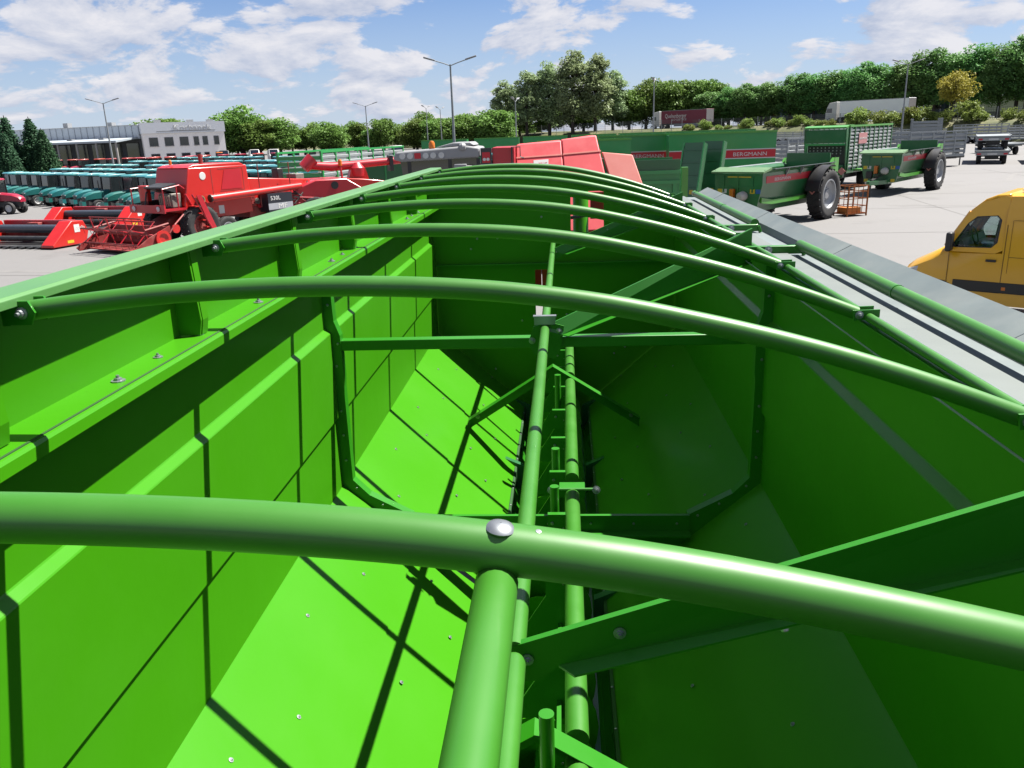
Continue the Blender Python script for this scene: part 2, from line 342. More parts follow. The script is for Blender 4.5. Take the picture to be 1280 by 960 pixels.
# ================================================================ the grain trailer we stand on
def Z(h): return EYE-h                                              # h = depth below the eye
XC = -.135                                                          # the trailer's centre plane
def mir(x): return 2*XC-x
GT = thing('grain_trailer', 'long open green steel grain trailer seen from inside, arched tubes over its hopper', 'trailer', (0, 0, 0))
Y0, YF, YE = -.55, 4.75, 8.85                                       # near end, bolted frame, far end wall
def sheetprof(name, pts, y0, y1, t=.006, m=BIN, parent=GT, flip=False, bevel=0):
    """a bent steel sheet: profile (x, h) drawn along the trailer, t thick"""
    pts = [Vector((x, Z(h))) for x, h in pts]; off = []
    for i in range(len(pts)):
        d = Vector((0, 0))
        for k in (i-1, i):
            if 0 <= k < len(pts)-1:
                e = (pts[k+1]-pts[k]).normalized(); d += Vector((-e.y, e.x))
        off.append(pts[i]+d.normalized()*(-t if flip else t))
    n = len(pts); vs = [(p.x, y0, p.y) for p in pts]+[(p.x, y0, p.y) for p in off]+[(p.x, y1, p.y) for p in pts]+[(p.x, y1, p.y) for p in off]
    f = []
    for i in range(n-1):
        f += [(i, i+1, 2*n+i+1, 2*n+i), (n+i, 3*n+i, 3*n+i+1, n+i+1), (i, n+i, n+i+1, i+1), (2*n+i, 2*n+i+1, 3*n+i+1, 3*n+i)]
    f += [(0, 2*n, 3*n, n), (n-1, 2*n-1, 4*n-1, 3*n-1)]
    return MB().add(vs, f).build(name, m, parent, bevel=bevel)
def both(name, pts, y0, y1, **k):
    a = sheetprof(name, pts, y0, y1, flip=True, **k); b = sheetprof(name, [(mir(x), h) for x, h in pts], y0, y1, flip=False, **k)
    return a, b
def bolt(parent, c, nrm, r=.014, washer=True, name='bolt'):
    q = MB(); M = Vector(nrm).to_track_quat('Z', 'Y').to_matrix()
    prof = [(.0005, 0), (r*1.7, 0), (r*1.7, r*.25), (r, r*.3), (r*.9, r*.8), (r*.45, r*.85), (r*.42, r*1.5), (.0005, r*1.5)] if washer else [(.0005, 0), (r, 0), (r*.8, r*.5), (.0005, r*.62)]
    q.lathe(prof, c, 'z', 10, M); return q.build(name, ZINC, parent, smooth=30)
# side walls, hopper slopes: two bays each side of the bolted frame
for y0, y1 in ((Y0, YF-.03), (YF+.03, YE)):
    for side, pr in (('l', lambda p: p), ('r', lambda p: [(mir(x), h) for x, h in p])):
        fl = side == 'l'; sx = 1 if fl else -1
        X = (lambda x: x) if fl else mir
        up_ = sheetprof('upper_wall_panel', pr([(-1.460, .735), (-1.460, 1.094), (-1.457, 1.099), (-1.428, 1.121), (-1.425, 1.126), (-1.425, 1.655), (-1.437, 1.657)]), y0, y1, flip=fl)
        lo_ = sheetprof('lower_wall_panel', pr([(-1.445, 1.64), (-1.445, 2.12)]), y0, y1, flip=fl)
        s1 = sheetprof('hopper_slope_panel', pr([(-1.445, 2.12), (-.985, 2.523)]), y0, y1, flip=fl)
        s2 = sheetprof('hopper_slope_panel', pr([(-.999, 2.518), (-.50, 2.951), (-.50, 3.03)]), y0, y1, flip=fl)
        nr = Vector((.655*sx, 0, .755))
        k = 0
        for yb in np.arange(y0+.28, y1-.1, .52):
            for xb in ((-1.30, -.86) if k % 2 else (-1.17, -.70)):
                hb = 2.12+(xb+1.445)*.872
                bolt(s1 if xb < -.99 else s2, Vector((X(xb), yb+.07*(k % 3), Z(hb)))+nr*(.002 if xb > -.99 else .001), nr, .0062, washer=True)
            k += 1
# shelf and rim lip on the left, extension board and rail above it
sh = sheetprof('shelf', [(-1.4745, .700), (-1.350, .700), (-1.338, .703), (-1.331, .712), (-1.330, .745), (-1.338, .745)], Y0, YE+.12, flip=True, m=BIN)
sheetprof('shelf_seam', [(-1.352, .6985), (-1.3445, .6985)], Y0, YE+.1, t=.003, m=mat('seam_dark', (.02, .10, .01), .7), parent=sh, flip=True)  # thin dark green strip along the shelf's inner fold
yb = .35
for i in range(14):
    bolt(sh, (-1.41+.012*(i % 2), .52+i*.61, Z(.6995)), (0, 0, 1), .013)
    bolt(sh, (-1.408, .80+i*.61, Z(.6995)), (0, 0, 1), .010) if i % 2 else None
ext = sheetprof('extension_board', [(-1.470, .36), (-1.474, .73)], Y0, YE+.12, flip=True)
rail = MB().prism([(-1.358, Z(.372)), (-1.358, Z(.350)), (-1.366, Z(.343)), (-1.480, Z(.343)), (-1.487, Z(.350)), (-1.487, Z(.43)), (-1.479, Z(.43)), (-1.478, Z(.358)), (-1.372, Z(.358)), (-1.372, Z(.372))], Y0, YE+.35).build('top_rail', mat('rail_paint', (.10, .29, .075), .45, coat=.15, var=.06, vscale=5), GT, bevel=.002)
BY = [-.46, .695]+[1.945+1.18*k for k in range(7)]
for k, y in enumerate(BY):
    g = MB().prism([(-1.468, Z(.375)), (-1.395, Z(.375)), (-1.38, Z(.64)), (-1.392, Z(.697)), (-1.474, Z(.697))], y-.19, y-.178)
    g.prism([(-1.398, Z(.376)), (-1.391, Z(.376)), (-1.377, Z(.64)), (-1.388, Z(.6965)), (-1.394, Z(.6965)), (-1.384, Z(.64))], y-.178, y-.13)
    g.build('gusset', BIN, GT)
# ---------------- arched bow tubes
BOW = [(-1.352, .389), (-1.18, .371), (-1.01, .356), (-.78, .346), (-.562, .345), (-.34, .353), (-.127, .371), (.10, .405), (.328, .455), (.53, .507), (.713, .562), (.91, .630), (1.098, .702)]
def catmull(P, n=5):
    out = []
    for i in range(len(P)-1):
        p0, p1, p2, p3 = [Vector(P[max(0, min(len(P)-1, k))]) for k in (i-1, i, i+1, i+2)]
        for s in range(n):
            t = s/n; out.append(.5*((2*p1)+(p2-p0)*t+(2*p0-5*p1+4*p2-p3)*t*t+(3*p1-p0-3*p2+p3)*t**3))
    return out+[Vector(P[-1])]
bp = catmull(BOW)
bow_me = MB().tube([(p.x, 0, Z(p.y)) for p in bp], .0255, 20).mesh('bow', 40); bow_me.materials.append(TUBE)
br = MB(); c = (-1.352, Z(.389))
br.prism([(c[0]-.035, c[1]+.03), (c[0]+.02, c[1]+.03), (c[0]+.034, c[1]), (c[0]+.02, c[1]-.03), (c[0]-.035, c[1]-.03)], -.036, -.029)
br.prism([(c[0]-.035, c[1]+.03), (c[0]+.02, c[1]+.03), (c[0]+.034, c[1]), (c[0]+.02, c[1]-.03), (c[0]-.035, c[1]-.03)], .029, .036)
br.prism([(c[0]-.055, c[1]+.032), (c[0]-.035, c[1]+.032), (c[0]-.035, c[1]-.032), (c[0]-.055, c[1]-.032)], -.036, .036)
br_me = br.mesh('end_bracket'); br_me.materials.append(BEAM)
br = MB(); c = (1.098, Z(.702))
for a, b in ((-.036, -.029), (.029, .036)):
    br.prism([(c[0]-.025, c[1]+.018), (c[0]+.075, c[1]+.020), (c[0]+.075, c[1]-.012), (c[0]-.018, c[1]-.022)], a, b)
brr_me = br.mesh('end_bracket'); brr_me.materials.append(BEAM)
bq = MB(); M90 = Vector((0, -1, 0)).to_track_quat('Z', 'Y').to_matrix()
bq.lathe([(.0005, -.036), (.006, -.036), (.006, .036), (.022, .036), (.022, .041), (.014, .042), (.013, .052), (.007, .053), (.007, .062), (.0005, .062)], (0, 0, 0), 'z', 10, M90)
bq_me = bq.mesh('bolt', 30); bq_me.materials.append(ZINC)
cap_me = MB().lathe([(.0005, .001), (.0142, .001), (.0145, .002), (.012, .0055), (.006, .0075), (.0005, .008)], (0, 0, 0), 'z', 20).mesh('cap_bolt', 50); cap_me.materials.append(ZINC)
for k, y in enumerate(BY):
    b = bpy.data.objects.new('bow', bow_me); COL.objects.link(b); b.parent = GT; b.location = (0, y, 0)
    for nm, me, loc in (('end_bracket', br_me, (0, 0, 0)), ('end_bracket', brr_me, (0, 0, 0)), ('bolt', bq_me, (-1.352, 0, Z(.389))), ('bolt', bq_me, (1.098, 0, Z(.702)))):
        o = bpy.data.objects.new(nm, me); COL.objects.link(o); o.parent = b; o.location = loc; o.scale = (.72, .95, .72) if nm == 'bolt' else (1, 1, 1)
    if k in (1,):
        o = bpy.data.objects.new('cap_bolt', cap_me); COL.objects.link(o); o.parent = b; o.location = (-.066, -.004, Z(.3575)); o.rotation_euler = (0, R(9), 0)
        bolt(b, (-.030, -.004, Z(.360)), (.2, -.2, 1), .0035, washer=False)
        bolt(b, (.20, -.016, Z(.455)), (.2, -.6, -.8), .004, washer=False)
# ridge tube from the first bow back to the near end
MB().tube([(-.070, Y0, Z(.406)), (-.070, .30, Z(.406)), (-.070, BY[1]-.016, Z(.406)), (-.070, BY[1]-.004, Z(.406))], [.0205, .0205, .0205, .017], 20).build('ridge_tube', TUBE, GT, smooth=40)
# ---------------- right rim: inner tube, gutter, roller tube and cross brackets
MB().tube([(1.135, Y0, Z(.712)), (1.135, YE+.2, Z(.712))], .017, 14).build('rim_tube', TUBE, GT, smooth=40)
sheetprof('rim_flange', [(1.120, .742), (1.192, .735), (1.192, .76)], Y0, YE+.1, m=BEAM, t=.005)
MB().tube([(1.088, Y0, Z(.795)), (1.088, YE, Z(.795))], .0035, 6).build('tarp_rope', mat('rope', (.30, .42, .28), .8), GT)
gut = sheetprof('gutter', [(1.168, .712), (1.172, .752), (1.44, .758), (1.452, .712), (1.560, .655), (1.566, .668)], Y0, YE+.5, t=.004, m=GALV)
sheetprof('gutter_strip', [(1.185, .738), (1.30, .738), (1.303, .751)], Y0, YE+.45, t=.003, m=mat('zinc_light', (.185, .215, .205), .6, metal=.1, var=.08, vscale=6), parent=gut)
for i in range(5):
    sheetprof('sheet_joint', [(1.4535, .708), (1.559, .652)], .8+i*1.9, .805+i*1.9, t=.002, m=mat('joint_line', (.26, .30, .31), .5, metal=.4), parent=gut)
def roller(y0, y1):
    o = MB().tube([(1.372, y0, Z(.690)), (1.372, y1, Z(.690))], .030, 16).build('roller_tube', TUBE, GT, smooth=40)
    for y in np.arange(math.ceil(y0)+.35, y1, 1.55):
        MB().tube([(1.372, y-.006, Z(.690)), (1.372, y+.006, Z(.690))], .0325, 16).build('collar', BEAM, o, smooth=40)
roller(Y0, 4.92); roller(6.12, YE+.2)
for y in (4.95, 6.08):
    a = MB(); a.span((1.06, y-.022, Z(.742)), (1.385, y+.022, Z(.694)))
    a = a.build('cross_bracket', BEAM, GT, bevel=.004)
    bolt(a, (1.19, y-.0225, Z(.716)), (0, -1, 0), .014)
    MB().tube([(1.385, y-.02, Z(.705)), (1.40, y-.02, Z(.75))], .012, 8).build('stay', BEAM, a)
for y in np.arange(.2, 8.6, 1.18):
    MB().span((1.192, y-.03, Z(1.055)), (1.225, y+.03, Z(.745))).build('outer_stake', BEAM, GT)
# ---------------- bolted frame, cross bar, floor beam
def frame_leg(X, y0=YF-.033, y1=YF+.033):
    o = MB().prism([(X(-1.478), Z(.75)), (X(-1.405), Z(.75)), (X(-1.402), Z(1.05)), (X(-1.372), Z(1.14)), (X(-1.372), Z(1.40)), (X(-1.378), Z(1.46)), (X(-1.378), Z(2.085)), (X(-1.28), Z(2.19)), (X(-1.01), Z(2.335)), (X(-1.03), Z(2.56)), (X(-1.46), Z(2.17)), (X(-1.46), Z(1.2)), (X(-1.478), Z(1.1))], y0, y1).build('frame_leg', BEAM, GT)
    for xx, hh in ((-1.43, .95), (-1.39, 1.19), (-1.41, 1.33), (-1.41, 1.62), (-1.41, 1.78), (-1.41, 1.95), (-1.36, 2.14), (-1.20, 2.26), (-1.07, 2.34)):
        bolt(o, (X(xx), y0-.0005, Z(hh)), (0, -1, 0), .009, washer=False)
frame_leg(lambda x: x); frame_leg(mir)
cb = MB().span((-1.376, YF-.028, Z(1.235)), (mir(-1.376), YF+.045, Z(1.172))).build('cross_bar', BEAM, GT, bevel=.004)
fb = MB(); fb.span((-1.02, YF-.045, Z(2.345)), (mir(-1.02), YF-.020, Z(2.334))); fb.span((-1.02, YF-.045, Z(2.44)), (mir(-1.02), YF-.035, Z(2.345))); fb.span((-1.02, YF-.12, Z(2.452)), (mir(-1.02), YF-.035, Z(2.44))); fb.span((-1.02, YF-.035, Z(2.56)), (mir(-1.02), YF-.027, Z(2.345)))
fb = fb.build('floor_beam', BEAM, GT)
for i in range(7): bolt(fb, (-.95+i*.27, YF-.0455, Z(2.39)), (0, -1, 0), .009, washer=False)
# ---------------- centre: tubes, posts, struts, auger
ta = MB().tube([(-.128, Y0, Z(1.12)), (-.128, 1.53, Z(1.12)), (-.128, 1.545, Z(1.12))], [.0265, .0265, .022], 18).build('centre_tube', TUBE, GT, smooth=40)
MB().tube([(-.130, 1.57, Z(1.115)), (-.133, YF-.04, Z(1.115)), (-.133, YF-.03, Z(1.115))], [.0265, .0265, .022], 18).build('centre_tube', TUBE, GT, smooth=40)
MB().tube([(-.133, YF+.03, Z(1.11)), (-.138, YE-.02, Z(1.11))], .0265, 18).build('centre_tube', TUBE, GT, smooth=40)
B_X, B_H = .015, 2.15
for y0, y1 in ((Y0, 2.42), (2.50, 4.62), (4.86, 6.98), (7.16, YE-.02)):
    MB().tube([(B_X, y0, Z(B_H)), (B_X, y1-.012, Z(B_H)), (B_X, y1, Z(B_H))], [.045, .045, .040], 18).build('drive_tube', TUBE, GT, smooth=40)
cl = MB(); cl.box((B_X, 4.74, Z(2.17)), (.16, .12, .05)); cl.tube([(B_X-.13, 4.68, Z(2.14)), (B_X+.15, 4.68, Z(2.14))], .010, 8)
cl = cl.build('shaft_coupling', BEAM, GT)
for s in (-1, 1): bolt(cl, (B_X+.01+s*.14, 4.67, Z(2.14)), (0, -1, .3), .015)
MB().span((-.072, Y0, Z(2.66)), (-.052, YE-.02, Z(2.52))).build('spine_beam', BEAM, GT)
for i, y in enumerate(np.arange(.6, 8.7, .62)):
    p = MB(); p.span((-.13, y-.004, Z(2.29)), (B_X, y+.004, Z(2.14))); p.span((-.13, y-.004, Z(2.14)), (B_X-.02, y+.03, Z(2.134)))
    p = p.build('tube_bracket', BEAM, GT); bolt(p, (-.105, y-.0045, Z(2.19)), (0, -1, 0), .011, washer=False); bolt(p, (-.04, y-.0045, Z(2.22)), (0, -1, 0), .006, washer=False)
    q = MB(); q.prism([(-.30, Z(2.62)), (.03, Z(2.62)), (.0, Z(2.30)), (-.10, Z(2.30))], y+.10, y+.112); q.build('web_plate', BEAM, GT)
    q = MB().span((-.030, y+.15, Z(2.7)), (-.022, y+.38, Z(2.36))).build('guard_plate', BEAM, GT)
for y, h0 in ((2.33, 1.90), (4.42, 2.0), (5.02, 2.0), (6.72, 2.0)):
    o = MB().tube([(-.090, y, Z(2.75)), (-.090, y, Z(h0))], .027, 14).build('post_stub', BEAM, GT, smooth=40)
def vstrut(y, h0=2.0, right=True):
    o = MB()
    for s in (-1, 1):
        xa, xb = XC, XC+s*.775; ha, hb = h0, h0+.50
        o.prism([(xa, Z(ha)), (xb, Z(hb)), (xb, Z(hb+.10)), (xa, Z(ha+.10))], y, y+.008)
        o.prism([(xa, Z(ha-.004)), (xb, Z(hb-.004)), (xb, Z(hb+.0)), (xa, Z(ha))], y-.085, y+.008)
    o = o.build('roof_strut', BEAM, GT)
    for s in (-1, 1): bolt(o, (XC+s*.70, y-.0005, Z(h0+.49)), (0, -1, 0), .012)
vstrut(2.42); vstrut(7.05)
def brace(y0, y1, top=.633, bot=.79, xe=1.12):
    xa, ha = -.165, 1.113; o = MB()
    P = [(xa, y0, Z(ha)), (xe, y1, Z(top)), (xe, y1, Z(bot)), (-.03, y0, Z(1.150)), (-.07, y0, Z(1.19)), (xa, y0, Z(1.20))]
    n = len(P); o.add(P+[(x, y+.008, z) for x, y, z in P], [tuple(range(n))[::-1], tuple(range(n, 2*n))]+[(i, (i+1) % n, n+(i+1) % n, n+i) for i in range(n)])
    for a, b, w_ in ((Vector((-.03, y0, Z(1.150))), Vector((xe, y1, Z(bot))), -.036), (Vector((xa, y0+.008, Z(ha))), Vector((xe, y1+.008, Z(top))), .010)):
        e = Vector((0, w_, 0)); t = Vector((0, 0, -.005)); f = Vector((.035 if w_ < 0 else 0, 0, 0))
        o.add([a, b, b+e, a+e+f, a+t, b+t, b+e+t, a+e+t+f], [(0, 1, 2, 3), (4, 7, 6, 5), (0, 4, 5, 1), (1, 5, 6, 2), (2, 6, 7, 3), (3, 7, 4, 0)])
    o = o.build('diagonal_brace', BEAM, GT)
    for x_ in (-.10, .105, .40):
        f = (x_-xa)/(xe-xa); bolt(o, (x_, y0+(y1-y0)*f-.0005, Z(ha+(top-ha)*f+.045)), (0, -1, 0), .0085)
brace(1.57, 1.52); brace(YF-.06, YF+.30, .60, .80); brace(8.0, 8.1, .60, .78)
cbp = MB().span((-.200, YF-.07, Z(1.043)), (-.065, YF-.03, Z(1.034))); cbp.span((-.195, YF-.07, Z(1.085)), (-.070, YF-.064, Z(1.043)))
cbp.build('zinc_clamp', ZINC, GT)
pl = MB().prism([(-.235, Z(1.20)), (-.20, Z(1.10)), (-.12, Z(1.07)), (-.02, Z(1.10)), (-.04, Z(1.24)), (-.08, Z(1.30)), (-.2, Z(1.27))], YF-.052, YF-.044).build('centre_plate', BEAM, GT)
for x, h in ((-.21, 1.185), (-.05, 1.13)): bolt(pl, (x, YF-.0525, Z(h)), (0, -1, 0), .012)
# auger in its trough
sh_y0, sh_y1 = -.4, YE-.05
au = MB().tube([(XC, sh_y0, Z(2.98)), (XC, sh_y1, Z(2.98))], .055, 14).build('auger', BEAM, GT, smooth=40)
v = []; f = []; n = int((sh_y1-sh_y0)/.36*20)
for i in range(n+1):
    a = 2*math.pi*i/20; y = sh_y0+i*.36/20
    for dy in (0, .006):
        for r_ in (.05, .27): v.append((XC+r_*math.cos(a), y+dy, Z(2.98)+r_*math.sin(a)))
for i in range(n):
    q = i*4; f += [(q, q+1, q+5, q+4), (q+2, q+6, q+7, q+3), (q+1, q+3, q+7, q+5)]
MB().add(v, f).build('auger_flight', BIN, au, smooth=40)
tp = [(-.50+.36+.365*math.cos(math.pi+i*math.pi/12), 3.03+.34*math.sin(i*math.pi/12)) for i in range(13)]
tp[0] = (-.503, 3.03); tp[-1] = (mir(-.503), 3.03)
sheetprof('trough', tp, Y0, YE, flip=True, m=BEAM)
for s in (0, 1):
    e = MB(); X = (lambda x: x) if not s else mir
    e.prism([(X(-.500), Z(2.943)), (X(-.482), Z(2.957)), (X(-.482), Z(3.04)), (X(-.500), Z(3.02))], Y0, YE-.01)
    e = e.build('trough_lip', mat('lip_dark', (.02, .10, .02), .5), GT)
    for y in np.arange(1.2, 8.7, .33): bolt(e, (X(-.489), y, Z(2.950)), (.4*(1 if not s else -1), 0, .9), .008, washer=False)
# ---------------- end walls
def wallpiece(x0, x1, h0, h1, y=YE, parent=GT):
    return MB().span((x0, y, Z(h1)), (x1, y+.008, Z(h0))).build('end_wall_panel', BIN, parent)
XL, XR = -1.485, 1.215
W1 = (.05, .40, .62, 1.05); W2 = (-.345, -.205, 1.44, 1.95)
def bowh(x): return float(np.interp(x, [p[0] for p in BOW], [p[1] for p in BOW]))+.03
topl = [(x, Z(bowh(x))) for x in np.linspace(XL, W1[1], 12)]
MB().prism(topl+[(W1[1], Z(W1[2])), (XL, Z(W1[2]))], YE, YE+.008).build('end_wall_panel', BIN, GT)
topr = [(x, Z(bowh(x))) for x in np.linspace(W1[1], XR, 10)]
MB().prism(topr+[(XR, Z(W1[3])), (W1[1], Z(W1[3]))], YE, YE+.008).build('end_wall_panel', BIN, GT)
cuts = [(XL, W1[0], W1[2], W1[3]), (XL, XR, W1[3], 1.36)]
for a in cuts: wallpiece(*a)
for a in [(XL, XR, 1.36, W2[2]), (XL, W2[0], W2[2], W2[3]), (W2[1], XR, W2[2], W2[3]), (XL, XR, W2[3], 3.4)]: wallpiece(a[0], a[1], a[2]+.0, a[3], YE+.012)
lg = MB().span((XL, YE-.055, Z(1.372)), (XR, YE+.012, Z(1.358))).build('end_ledge', BEAM, GT)
wb = wallpiece(XL, XR, 3.4, 3.41, YE+.012)
for i in range(22):
    rr_ = random.Random(i); bolt(lg, (rr_.uniform(-1.35, 1.0), YE+(-.0005 if i % 2 else .0115), Z(rr_.uniform(.62, 1.3) if i % 2 else rr_.uniform(1.45, 2.6))), (0, -1, 0), .013, washer=False)
ecp = [(p.x, Z(p.y-.02)) for p in bp[::4]]+[(p.x, Z(p.y+.0)) for p in bp[::4]][::-1]
MB().prism(ecp, YE+.33, YE+.42).build('end_cap', GALV, GT)
MB().tube([(.16, YE+.25, Z(2.6)), (.16, YE+.25, Z(.60)), (.16, YE+.25, Z(.585))], [.085, .085, .075], 18).build('unload_pipe', BIN, GT, smooth=40)
hy = MB().tube([(.05, YE+.09, Z(.90)), (.36, YE+.09, Z(.86))], .018, 10); hy.tube([(.33, YE+.09, Z(.863)), (.44, YE+.09, Z(.85))], .009, 8); hy.build('hydraulic_ram', DARK, GT, smooth=40)
rp_ = MB().span((-.36, YE+.30, Z(1.72)), (-.285, YE+.306, Z(1.40))); rp_.span((-.278, YE+.30, Z(1.72)), (-.20, YE+.306, Z(1.40))); rp_.build('red_reflector_board', STRIPE, GT)
rp_ = MB().span((.27, YE+.40, Z(.95)), (.46, YE+.406, Z(.66))).build('red_guard', RED2, GT)
MB().span((XL, Y0-.01, Z(3.4)), (XR, Y0, Z(.75))).build('end_wall_panel', BIN, GT)
# ---------------- running gear below the hopper
for x in (-.45, .18):
    MB().span((x-.06, -1.2, .42), (x+.06, 9.6, .62)).build('chassis_beam', DKG, GT)
MB().prism([(-.2, .40), (.0, .40), (.0, .60), (-.2, .60)], -2.9, -1.2).build('drawbar', DKG, GT)
for y in (3.4, 5.2):
    MB().tube([(-1.2, y, .55), (.95, y, .55)], .06, 12).build('axle', DARK, GT)
    for s in (-1, 1):
        wq = wheel(None, (0, 0, 0), .55, .42, RIM, 1, n=24)
        wq.parent = GT; wq.location = (XC+s*1.02, y, .55); wq.rotation_euler = (0, 0, R(-90*s))
for y in (-.4, 9.3): MB().tube([(-.14, y, .0), (-.14, y, .5)], .05, 10).build('jack_leg', DARK, GT)
for y in (-.3, 2.2, 4.75, 7.0, 9.0 if False else 8.7):
    q = MB(); q.prism([(-.52, .60), (-.42, .60), (-.42, Z(2.95)), (-.62, Z(2.86))], y-.03, y+.03); q.build('hopper_support', DKG, GT)
    q = MB(); q.prism([(mir(-.52), .60), (mir(-.42), .60), (mir(-.42), Z(2.95)), (mir(-.62), Z(2.86))], y-.03, y+.03); q.build('hopper_support', DKG, GT)

# ================================================================ machines in the yard
# ---------------- manure spreaders (front is +x)
def spreader(name, label, loc, head, group, sc=1.0, lid=True):
    t = thing(name, label, 'spreader', loc, head, group); t.scale = (sc, sc, sc)
    L0, L1 = 3.35, -2.6; hw = 1.0; zb, zt = .95, 2.22               # body runs from L1 (rear) to L0 (front)
    b = MB()
    for s in (-1, 1):                                               # flared side walls
        b.prism([(s*hw*.78, zb), (s*hw, zb+.75), (s*hw, zt-.10), (s*(hw+.10), zt), (s*(hw+.05), zt+.02), (s*(hw-.06), zt-.10), (s*(hw-.06), zb+.75), (s*(hw*.78-.06), zb)], L1, L0-.04, 'x')
    b.prism([(-hw*.78, zb), (hw*.78, zb), (hw*.78, zb-.08), (-hw*.78, zb-.08)], L1, L0, 'x')
    b.build('body', DKG, t)
    f = MB(); f.prism([(-hw*.80, zb-.25), (hw*.80, zb-.25), (hw*1.02, zb+.75), (hw*1.02, zt-.12), (-hw*1.02, zt-.12), (-hw*1.02, zb+.75)], L0-.04, L0+.02, 'x')
    fp = f.build('front_panel', DKG, t)
    for s in (-1, 0, 1): MB().span((L0+.02, s*.62-.03, zb+.45), (L0+.05, s*.62+.03, zt-.2)).build('rib', DKG, fp)
    MB().span((L0+.02, -.96, zb+.62), (L0+.045, .96, zb+.67)).build('rib', DKG, fp)
    q = MB(); q.prism([(L0-.5, zt+.0), (L0+.16, zt-.10), (L0+.16, zt-.04), (L0-.5, zt+.10)], -1.12, 1.12); q.build('front_hood', mat('hood_pale', (.16, .30, .12), .4, coat=.2), t)
    MB().span((L0+.03, -.45, zt-.26), (L0+.05, .55, zt-.22)).build('warning_stripe', YSTK, fp)
    for s in (-1, 1):
        o = MB(); o.prism([(s*(hw+.06), zt+.005), (s*(hw+.22), zt+.03), (s*(hw+.22), zt+.06), (s*(hw+.06), zt+.035)], L1-.05, L0-.55, 'x'); o.build('side_rim', GALV, t)
        for k in range(4): MB().prism([(s*(hw+.012), zt-.3), (s*(hw+.16), zt+.0), (s*(hw+.012), zt+.0)], L1+.3+k*1.25, L1+.36+k*1.25, 'x').build('rim_stay', ALU, t)
        MB().span((L1+.3, s*(hw+.002), zb+.78), (L0-.3, s*(hw+.010), zb+1.04)).build('red_stripe', STRIPE, t)
        o = MB(); o.prism([(L0-.15, zb+.25), (L0-.15, zb+.05), (L0-1.0, zb-.05), (L1+1.6, zb-.05), (L1+1.6, zb+.10), (L0-1.0, zb+.12)], s*(hw-.1)-.04, s*(hw-.1)+.04); o.build('side_skirt', LGR, t)
        if s > 0: lettering('BERGMANN', t, (L0-.95, s*(hw+.011), zb+.84), (-1, 0, 0), (0, 0, 1), .17, LWHITE, width=1.35)
        else: lettering('BERGMANN', t, (L0-2.3, s*(hw+.011), zb+.84), (1, 0, 0), (0, 0, 1), .17, LWHITE, width=1.35)
        wheel(t, (-1.35, s*(hw+.36), 1.02), 1.02, .60, RIM, s, lugs=22, rr=.60, n=40)
        m = MB(); arc = [( -1.35+1.16*math.cos(a), 1.05+1.16*math.sin(a)) for a in [R(8+100*i/20) for i in range(21)]]; inn = [(-1.35+1.13*math.cos(a), 1.05+1.13*math.sin(a)) for a in [R(8+100*i/20) for i in range(21)]][::-1]
        m.prism(arc+inn, s*(hw+.06), s*(hw+.64)); m.build('mudguard', BLACK, t, smooth=30)
        o = MB(); o.span((L1-.45, s*(hw+.02), .55), (L1-.05, s*(hw+.16), zt+.22)); o.prism([(L1-.45, zt+.22), (L1-.05, zt+.22), (L1+.35, zt-.1), (L1-.05, zt-.3)], s*(hw+.03), s*(hw+.15)); o.build('rear_frame', LGR, t)
        MB().box((-.35, s*(hw+.30), 1.28), (.02, .30, .30), Matrix.Rotation(R(45), 3, 'X')).build('warning_board', mat('board_red_white', (.75, .28, .25), .5, var=.5, vscale=9), t)
    for k in range(2):
        MB().tube([(L1-.25, -.5+k*1.0, .75), (L1-.25, -.5+k*1.0, zt+.1)], .16, 10).build('beater', DARK, t)
    MB().span((L1-.03, -.98, zt-.2), (L1+.03, .98, zt+.42)).build('slurry_door', DKG, t)
    c = MB(); c.span((L1+.2, -.5, .62), (L0+.2, -.38, zb-.08)); c.span((L1+.2, .38, .62), (L0+.2, .5, zb-.08)); c.span((-1.45, -1.2, .90), (-1.25, 1.2, 1.1)); c.span((L0-.3, -.5, .62), (L0-.15, .5, .85)); c.build('chassis', DKG, t)
    MB().prism([(L0+.1, -.5), (L0+.1, .5), (L0+1.7, .08), (L0+1.7, -.08)], .62, .82, 'z').build('drawbar', DKG, t)
    MB().tube([(L0+1.3, 0, .0), (L0+1.3, 0, .9)], .05, 10).build('jack_leg', BLACK, t)
    # hydraulics and stickers on the front
    MB().lathe([(.001, 0), (.16, 0), (.19, .1), (.16, .34), (.10, .40), (.001, .40)], (L0+.02, .28, zb+.32), 'x', 14).build('pto_guard', mat('guard_white', (.62, .60, .55), .5), t, smooth=40)
    MB().span((L0+.02, -.28, zb+.18), (L0+.20, -.10, zb+.58)).build('control_box', ORANGE, t, bevel=.02)
    MB().span((L0+.02, -.68, zb-.06), (L0+.16, -.38, zb+.30)).build('oil_tank', BLACK, t, bevel=.02)
    for y, z, m in ((-.78, zb+.48, YSTK), (-.58, zb+.48, WHITE), (.62, zb+.48, YSTK), (.86, zb+.48, BSTK), (-.70, zb-.18, YSTK), (.66, zb-.18, YSTK)):
        MB().span((L0+.021, y-.10, z-.07), (L0+.027, y+.10, z+.09)).build('sticker', m, t)
    for k in range(5):
        y = -.2+.12*k; MB().tube([(L0+.06, y, zb+.25), (L0+.30, y*.8, zb+.1), (L0+.7, y*.4, .95), (L0+1.2, y*.2, .84)], .018, 6).build('hose', BLACK, t)
    return t
SPG = 'green spreaders parked on the yard'
spreader('manure_spreader', 'green manure spreader with galvanised side rim and big silver wheels, beside the rusty cage', (8.7, 34.9, 0), (-.65, -.76), SPG, .98)
